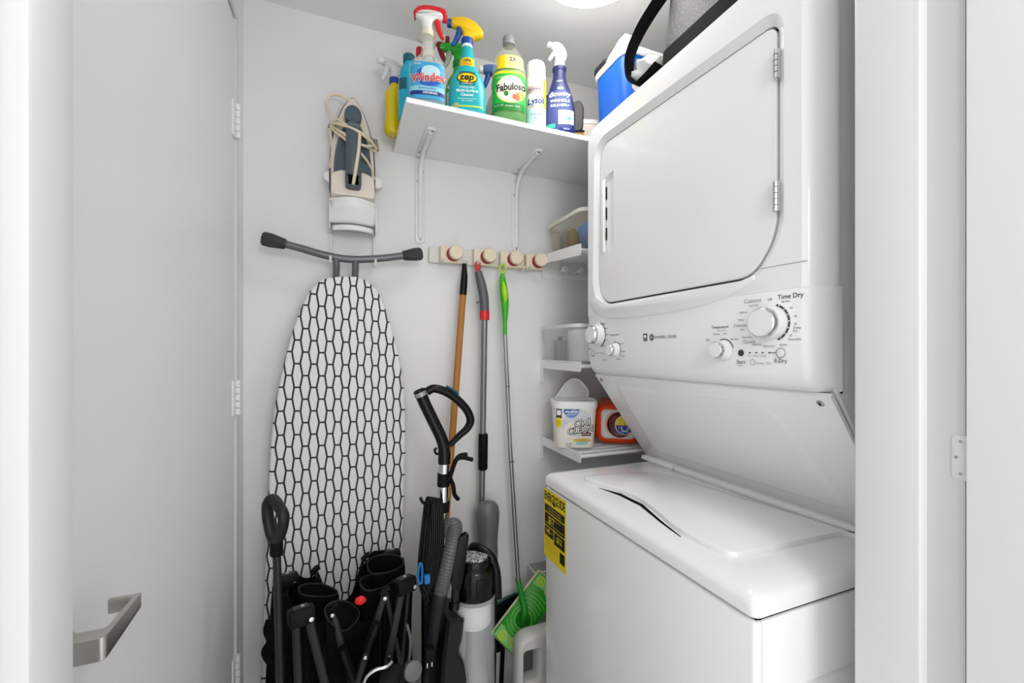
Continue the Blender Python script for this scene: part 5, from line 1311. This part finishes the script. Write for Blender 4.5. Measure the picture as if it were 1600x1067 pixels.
CORDB = M('black_cord', '#0a0a0b', 0.35, spec=0.3)
for k in range(7):
    u0 = 668 + 2.6 * k; w0 = 3.5 + .6 * k; bot = 935 + 9 * math.sin(k * 2.1)
    dy = -.02 - .004 * (k % 3)
    pts = [vp(u0 - w0, 800, dy), vp(u0 - w0 * .6, 783, dy), vp(u0 + w0 * .3, 777 + k * .5, dy), vp(u0 + w0, 788, dy), vp(u0 + w0 + 1, 840, dy - .006), vp(u0 + w0 - 5, 900, dy - .006), vp(u0 - 4, bot, dy - .004), vp(u0 - w0 - 9, 905, dy), vp(u0 - w0 - 6, 850, dy)]
    MB().tube(crom(pts, 6, True), .0036, 7, closed=True).build('power_cord', CORDB, vc)
MB().tube(crom([vp(664, 786, -.02), vp(659, 830, -.024), vp(655, 870, -.026), vp(653, 905, -.026)], 6), .0032, 7).build('power_cord', CORDB, vc)
bc = MB().tube(crom([vp(655, 884, -.034), vp(657, 880, -.034), vp(659.5, 886, -.034), vp(659, 908, -.034), vp(655, 911, -.034), vp(653, 900, -.034)], 4, True), .0034, 8, closed=True)
bc.box(vp(659, 905).x, vp(668, 905).x, VY - .042, VY - .026, vp(660, 911, -.03).z, vp(660, 897, -.03).z, .002, 1)
bc.build('cord_clip', M('clip_blue', '#1d6fae', 0.3), vc)
MB().box(vp(660, 900).x, vp(686, 900).x, VY - .012, VY + .03, .06, vp(680, 880).z, .012, 2).build('cord_post', BLACKM, vc)
# hose with ribs
hh2 = crom([vp(693, 850, .015), vp(697, 833, .008), vp(703, 823, -.008), vp(710.5, 822, -.026), vp(710, 836, -.036), vp(704.5, 860, -.042), vp(698, 888, -.044), vp(692, 912, -.044), vp(688, 929, -.044)], 16)
MB().tube(hh2, [.0215 - .0032 * min(1, i / 110) + .0011 * math.cos(i * math.pi * .66) for i in range(len(hh2))], 18).build('hose', HOSEG, vc, sharp=25)
MB().tube([vp(688, 926, -.044), vp(687.5, 930, -.044), vp(682, 955, -.045), vp(681.5, 957, -.045), vp(674, 1003, -.046), vp(673, 1010, -.046)], [.0175, .0205, .0195, .0178, .0165, .0145], 18).build('hose_cuff', DARKG, vc)
MB().tube([vp(673.5, 1005, -.046), vp(668, 1040, -.046), vp(662, 1090, -.04), vp(660, 1150, -.03)], .0118, 14).build('hose_tube', BLACKP, vc)
pl_ = MB(); pz = vp(671, 1022, -.075)
pl_.box(pz.x - .013, pz.x + .013, pz.y - .010, pz.y + .010, pz.z - .017, pz.z + .017, .004, 2)
po = pl_.build('plug', BLACKM, vc)
for dx in (-.006, .006): MB().box(pz.x + dx - .0015, pz.x + dx + .0015, pz.y - .003, pz.y + .003, pz.z - .032, pz.z - .016).build('prong', CHROME, po)
MB().tube(crom([pz + Vector((0, .012, 0)), pz + Vector((.004, .02, -.06)), pz + Vector((-.006, .022, -.14)), pz + Vector((-.01, .02, -.22))], 5), .0036, 8).build('power_cord', CORDB, vc)
# crevice tool
ctp = [(p.x, p.z) for p in (vp(u, v, -.05) for u, v in [(716, 838), (728, 831), (732, 834), (727, 872), (722, 905), (718, 922), (707, 922), (703.5, 906), (708, 872)])]
fct = lambda a, b, ww: Vector((a, VY - .05 - ww, b))
MB().prism(rnd(ctp, .004, 3), fct, -.009, .010, .003, both=True).build('crevice_tool', BLACKP, vc)
MB().tube([vp(712.5, 918, -.05), vp(710, 946, -.05)], .0112, 14).build('crevice_neck', DARKG, vc)
MB().tube([vp(710.5, 938, -.05), vp(709.5, 950, -.05)], .0155, 14).build('tool_holder', GLOSSB, vc)
# bin
bx_, by_ = ony(741, 960, VY - .01).x, VY - .01
R_ = .0600
zz = lambda v: ony(741, v, VY - .06).z
MB().lathe([(0, zz(942)), (R_ * .99, zz(942)), (R_ * 1.02, zz(938)), (R_ * 1.0, zz(905)), (R_ * .94, zz(897)), (R_ * .80, zz(893)), (R_ * .80, zz(886)), (R_ * .76, zz(884)), (0, zz(884))], (bx_, by_, 0), n=40).build('bin_lid', GLOSSB, vc)
fdm = bpy.data.materials.new('filter_sparkle'); fdm.use_nodes = True
nt = fdm.node_tree; bs = nt.nodes['Principled BSDF']; tc = nt.nodes.new('ShaderNodeTexCoord'); vo = nt.nodes.new('ShaderNodeTexNoise'); vo.inputs['Scale'].default_value = 260
nt.links.new(tc.outputs['Object'], vo.inputs['Vector']); rp = nt.nodes.new('ShaderNodeValToRGB'); rp.color_ramp.elements[0].color = (.02, .02, .02, 1); rp.color_ramp.elements[0].position = .45; rp.color_ramp.elements[1].color = (.75, .75, .75, 1); rp.color_ramp.elements[1].position = .6
nt.links.new(vo.outputs['Fac'], rp.inputs['Fac']); nt.links.new(rp.outputs['Color'], bs.inputs['Base Color']); bs.inputs['Roughness'].default_value = .4
MB().lathe([(R_ * .64, zz(885)), (R_ * .62, zz(881)), (R_ * .3, zz(879)), (0, zz(878.5))], (bx_, by_, 0), n=32).build('filter_disc', fdm, vc)
bl_ = MB(); bl_.box(bx_ - .012, bx_ + .010, by_ - R_ * 1.06, by_ - R_ * .9, zz(936), zz(905), .003, 2); bl_.build('release_latch', BLACKP, vc)
ar = crom([vp(733, 893, .03), vp(732, 868, .03), vp(738, 855, .02), vp(752, 859, 0), vp(766, 870, -.02), vp(773, 886, -.03), vp(776, 905, -.035), vp(777, 935, -.035)], 6)
MB().tube(ar, .0115, 10, flat=(.75, 1.2)).build('carry_handle', BLACKP, vc)
CLR = M('dust_bin_clear', '#eef0f2', 0.05, alpha=0.16)
MB().lathe([(R_ * .93, zz(943)), (R_ * .97, zz(946)), (R_ * .97, .16), (R_ * .95, .16), (R_ * .95, zz(946)), (R_ * .92, zz(943))], (bx_, by_, 0), n=40).build('dust_bin', CLR, vc)
MB().lathe([(R_ * .99, zz(942)), (R_ * 1.0, zz(944)), (R_ * .99, zz(948)), (R_ * .94, zz(948)), (R_ * .94, zz(942))], (bx_, by_, 0), n=40).build('bin_ring', M('ring_grey', '#9a9b9c', 0.3), vc)
MB().lathe([(0, zz(948)), (R_ * .80, zz(948)), (R_ * .82, zz(958)), (R_ * .82, zz(987)), (R_ * .78, zz(989)), (0, zz(989))], (bx_ - .002, by_, 0), n=36).build('filter_shroud', M('filter_white', '#e6e6e6', 0.5), vc)
MB().lathe([(0, zz(989)), (R_ * .42, zz(989)), (R_ * .34, zz(1010)), (R_ * .38, zz(1045)), (R_ * .62, zz(1066)), (R_ * .72, .17), (0, .17)], (bx_ - .002, by_, 0), n=36).build('cyclone_cone', M('cone_grey', '#8f9091', 0.3), vc)
sp_ = MB().prism([(p.x, p.z) for p in (vp(u, v, .02) for u, v in [(690, 944), (716, 944), (712, 975), (706, 995), (717, 1012), (722, 1030), (722, 1180), (676, 1180), (682, 1010)])], lambda a, b, ww: Vector((a, VY + ww, b)), -.055, .06, .008, both=True)
sp_.build('spine', M('spine_grey', '#1a1b1c', 0.4, spec=0.3), vc)
MB().box(bx_ - .11, bx_ + .075, VY - .10, VY + .09, .012, .10, .03, 3).build('floor_head', BLACKP, vc)
MB().lathe([(0, .095), (R_ * 1.02, .095), (R_ * 1.02, .165), (R_ * .96, .172), (0, .172)], (bx_, by_, 0), n=36).build('bin_base', BLACKP, vc)
MB().box(bx_ - .10, bx_ - .04, VY - .035, VY + .055, .09, .32, .02, 2).build('motor_housing', BLACKM, vc)

# ------------------------------------------------------------------ folded wagon in front of the ironing board
wg = thing('folding_wagon', 'folded black fabric wagon with pull handle before the ironing board', 'wagon', (.03, 1.20, 0))
FRM = M('wagon_frame_grey', '#2c2d2f', 0.4, spec=0.3)
CAPM = M('wagon_cap_black', '#0e0e10', 0.55, spec=0.2)
FL, BL_, FR_, BR = ony(471, 962, 1.10), ony(447, 908, 1.27), ony(632, 914, 1.14), ony(611, 868, 1.29)
M1, M2, M3, M4 = ony(519, 956, 1.13), ony(601, 930, 1.12), ony(492, 897, 1.285), ony(571, 876, 1.315)
def bar(a, b, wd=.009, dp=.006, name='frame_bar', m=None):
    o = MB().tube([a, b], 1.0, 8, flat=(dp, wd), up=(0, 1, .1)).build(name, m or FRM, wg); return o
def down(a, u, v, y, zend=.06):
    b = ony(u, v, y); d = (b - a); return a + d * ((a.z - zend) / -d.z)
def cap(p, rz, sx=.028, sy=.020, sz=.019, plate=True):
    mt = Matrix.Translation(p) @ Matrix.Rotation(rz, 4, 'Z') @ Matrix.Rotation(math.radians(-10), 4, 'X')
    c = MB().box(-sx, sx, -sy, sy, -sz, sz, .007, 2, mat=mt).build('corner_cap', CAPM, wg)
    if plate:
        MB().box(-sx * .62, sx * .55, -sy * .55, sy * .65, sz - .001, sz + .0022, .001, 1, mat=mt).build('cap_plate', M('cap_plate_grey', '#2f3033', 0.5), c)
        MB().lathe([(.0055, 0), (.0045, .002), (0, .0024)], mt @ Vector((.003, 0, sz + .002)), mt.to_3x3() @ Vector((0, 0, 1)), 12).build('rivet', STEEL, c)
    MB().lathe([(.0058, 0), (.005, .0022), (0, .0028)], mt @ Vector((sx * .62, -sy - .0002, -sz * .4)), mt.to_3x3() @ Vector((0, -1, 0)), 14).build('rivet', CHROME, c)
cap(FL, math.radians(14)); cap(BL_, math.radians(14), .030, .018, .017); cap(FR_, math.radians(26)); cap(BR, math.radians(6), .026, .018, .015)
def joint(p):
    MB().lathe([(0, -.006), (.0078, -.006), (.0078, .004), (.0055, .0055), (0, .006)], p + Vector((0, -.010, 0)), (0, -1, 0), 14).build('pivot', CHROME, wg)
for p in (M1, M2, M3, M4):
    MB().tube([p + Vector((-.008, 0, .004)), p + Vector((.004, 0, .016)), p + Vector((.012, 0, .018))], .008, 8).build('hinge_cap', CAPM, wg)
    q = MB().lathe([(.0052, 0), (.0045, .002), (0, .0026)], p + Vector((0, -.011, -.002)), (0, -1, 0), 12).build('rivet', CHROME, wg)
bar(FL + Vector((-.012, 0, -.01)), down(FL + Vector((-.012, 0, -.01)), 466, 1067, 1.10))
bar(FL + Vector((.018, -.018, -.01)), down(FL + Vector((.018, -.018, -.01)), 507, 1067, 1.085), .0095)
bar(M1, down(M1, 538, 1025, 1.12), .0085); bar(M1 + Vector((-.004, .006, 0)), down(M1, 508, 1055, 1.13), .006)
bar(M2, down(M2, 560, 1060, 1.11), .0085); bar(M2 + Vector((.004, .006, 0)), down(M2, 616, 1000, 1.13), .006)
bar(FR_ + Vector((-.010, -.018, -.01)), down(FR_ + Vector((-.010, -.018, -.01)), 607, 1030, 1.11), .0095)
bar(FR_ + Vector((.010, 0, -.01)), down(FR_ + Vector((.010, 0, -.01)), 630, 1010, 1.14), .005)
bar(M3, down(M3, 518, 960, 1.29), .010, .008, m=CAPM); bar(M4, down(M4, 547, 960, 1.32), .011, .008, m=CAPM)
for p in (BL_, BR): bar(p, Vector((p.x, p.y, .06)))
def slv(a, b, r): MB().tube([a, a.lerp(b, .08), a.lerp(b, .92), b], [r * .8, r, r, r * .85], 10, flat=(.6, 1.0)).build('sleeve', CAPM, wg)
slv(ony(588, 972, 1.10), ony(572, 1016, 1.09), .019); slv(ony(535, 1012, 1.105), ony(552, 1060, 1.10), .019)
MB().lathe([(.0055, 0), (.0045, .002), (0, .0026)], ony(571, 1027, 1.085), (0, -1, 0), 12).build('rivet', CHROME, wg)
MB().lathe([(.0055, 0), (.0045, .002), (0, .0026)], ony(608, 1028, 1.085), (0, -1, 0), 12).build('rivet', CHROME, wg)
def sheet(pts, zbot, amp, folds, seed, name='fabric_panel', k=8, thick=.003):
    """Hanging cloth: top edge through pts, falls to zbot with folds."""
    top = crom(pts, k); n = len(top); rows = 14; q = random.Random(seed); ph = q.uniform(0, 6)
    G = []
    for j in range(rows + 1):
        t = j / rows; r = []
        for i in range(n):
            p = top[i]; s = i / (n - 1)
            T = (top[min(i + 1, n - 1)] - top[max(i - 1, 0)]); N = Vector((-T.y, T.x, 0)); N = N.normalized() if N.length > 1e-6 else Vector((0, 1, 0))
            f = amp * min(1, t * 2.5) * (math.sin(2 * math.pi * folds * s + ph + 1.2 * t) + .5 * math.sin(2 * math.pi * folds * 2.3 * s + ph * 2 + 3 * t))
            z = p.z + (zbot - p.z) * t
            r.append(Vector((p.x, p.y, z)) + N * f)
        G.append(r)
    return MB().grid(G).build(name, FABRIC, wg, sharp=180, solid=thick)
def lift(p, dx=0, dy=0, dz=0): return p + Vector((dx, dy, dz))
sheet([lift(FL, -.015, .01, .0), lift(FL, .02, .014, .01), ony(500, 972, 1.12), lift(M1, -.004, .012, 0)], .10, .010, 2.5, 1)
sheet([lift(M1, 0, .012, .004), ony(535, 950, 1.15), ony(552, 965, 1.16), ony(575, 970, 1.15), lift(M2, -.004, .012, -.01)], .10, .012, 3, 2)
sheet([lift(M2, 0, .012, .0), ony(611, 915, 1.15), lift(FR_, -.012, .012, .01), lift(FR_, .02, .012, 0)], .10, .010, 2, 3)
sheet([lift(BL_, -.03, .0, .004), lift(BL_, .02, .0, .012), ony(478, 903, 1.28), lift(M3, .0, .006, -.01)], .10, .008, 2.5, 4)
sheet([lift(M3, 0, .006, 0), ony(508, 914, 1.29), ony(527, 924, 1.30), ony(531, 940, 1.305), ony(548, 930, 1.31), ony(560, 900, 1.315), lift(M4, 0, .006, 0)], .10, .006, 2, 5)
sheet([lift(M4, 0, .006, -.02), ony(580, 864, 1.31), ony(594, 860, 1.30), lift(BR, .01, 0, .012), lift(BR, .032, -.01, -.012)], .10, .008, 2, 6)
sheet([lift(FL, -.022, .01, -.006), ony(452, 935, 1.16), ony(436, 925, 1.21), lift(BL_, -.03, -.005, -.004)], .10, .012, 2, 7)
sheet([lift(FR_, .022, .01, -.01), ony(634, 905, 1.20), ony(632, 885, 1.25), lift(BR, .034, -.008, -.008)], .10, .010, 2, 8)
# loose pocket cloth with piped rims between the posts
def pocket(us, dy0, zbot, seed):
    top = [ony(*q) for q in us]
    G = []
    c = sum(top, Vector()) / len(top); tp = crom(top, 5, True)
    rg_ = []
    for j in range(7):
        t = j / 6
        rg_.append([Vector((c.x + (p.x - c.x) * (1 - .30 * t), c.y + (p.y - c.y) * (1 - .2 * t) + dy0 * t, p.z + (zbot - p.z) * t ** 1.2)) for p in tp])
    o = MB().rings(rg_, False).build('fabric_pocket', FABRIC, wg, sharp=180, solid=.002)
    MB().tube(tp, .0022, 6, closed=True).build('pocket_piping', M('piping_black', '#1d1d1f', 0.7), o)
pocket([(508, 950, 1.12), (530, 938, 1.13), (552, 945, 1.15), (561, 962, 1.16), (540, 985, 1.13), (516, 972, 1.12)], 0, .30, 1)
pocket([(562, 908, 1.19), (578, 898, 1.22), (606, 896, 1.24), (614, 906, 1.22), (598, 918, 1.18), (572, 922, 1.17)], 0, .35, 2)
pocket([(470, 915, 1.22), (500, 912, 1.24), (525, 922, 1.25), (523, 930, 1.23), (496, 932, 1.19), (470, 928, 1.19)], 0, .35, 3)
pocket([(574, 880, 1.27), (590, 868, 1.27), (622, 868, 1.26), (630, 882, 1.24), (610, 893, 1.22), (582, 896, 1.22)], 0, .38, 4)
tb_ = MB().rings(lump(0, 0, 0, .013, .006, .011, 5, 14, 8))
pr_ = ony(563, 938, 1.118); tb_.V = [v + pr_ for v in tb_.V]
tb_.build('red_tab', M('tab_red', '#e0221c', 0.4), wg)
sg = MB().tube(crom([ony(424, 968, 1.13), ony(420, 985, 1.12), ony(425, 1003, 1.12), ony(417, 1020, 1.12), ony(424, 1034, 1.13)], 5), .011, 8, flat=(.6, 1.2)); sg.build('side_strap', FABRIC, wg)
# pull handle
ht = ony(432, 852, 1.065); hb2 = down(ht, 437, 1034, 1.065, .12)
hpull = MB().tube([ht, hb2], .0085, 12).build('pull_rod', M('rod_black', '#19191b', 0.3), wg)
MB().tube([lift(ht, 0, 0, -.022), lift(ht, 0, 0, -.018), lift(ht, 0, 0, .006), lift(ht, 0, 0, .010)], [.0115, .0135, .0135, .010], 12).build('rod_collar', BLACKM, wg)
dl = crom([ony(u, v, y) for u, v, y in ((419.5, 783, 1.085), (427, 779, 1.08), (437, 793, 1.05), (443, 806, 1.035), (442, 822, 1.04), (437, 839, 1.055), (431, 844, 1.065), (425, 836, 1.075), (420, 815, 1.085), (418, 797, 1.09))], 5, True)
MB().tube(dl, .0100, 12, closed=True, flat=(1.0, 1.25)).build('pull_grip', M('grip_black', '#161618', 0.45), wg)
# wheel and bent tube at the foot of the picture
wc = ony(614, 1082, 1.03)
wh = MB().lathe([(.018, -.018), (.050, -.018), (.054, -.012), (.054, .012), (.050, .018), (.018, .018), (.018, -.018)], wc, (.80, -.30, .18), 40, cap=False).build('wheel', M('tyre_black', '#0c0c0d', 0.8, bump=1.0, bscale=120), wg)
MB().lathe([(0, -.022), (.020, -.020), (.020, .020), (0, .022)], wc, (.80, -.30, .18), 24).build('wheel_hub', DARKG, wg)
hcp = ony(645, 1048, 1.03)
MB().lathe([(0, -.008), (.020, -.008), (.022, -.003), (.022, .004), (.016, .008), (0, .009)], hcp, (.25, -.9, .25), 24).build('wheel_cap', GREYP, wg)
MB().tube(crom([ony(566, 1075, 1.02), ony(574, 1056, 1.02), ony(588, 1046, 1.02), ony(603, 1042, 1.02), ony(612, 1034, 1.03)], 6), .0042, 10).build('bent_tube', CHROME, wg)
MB().tube(crom([ony(636, 975, 1.10), ony(641, 1000, 1.09), ony(639, 1030, 1.08), ony(634, 1040, 1.08)], 6), .006, 8, flat=(.6, 1)).build('frame_strap', GREYP, wg)
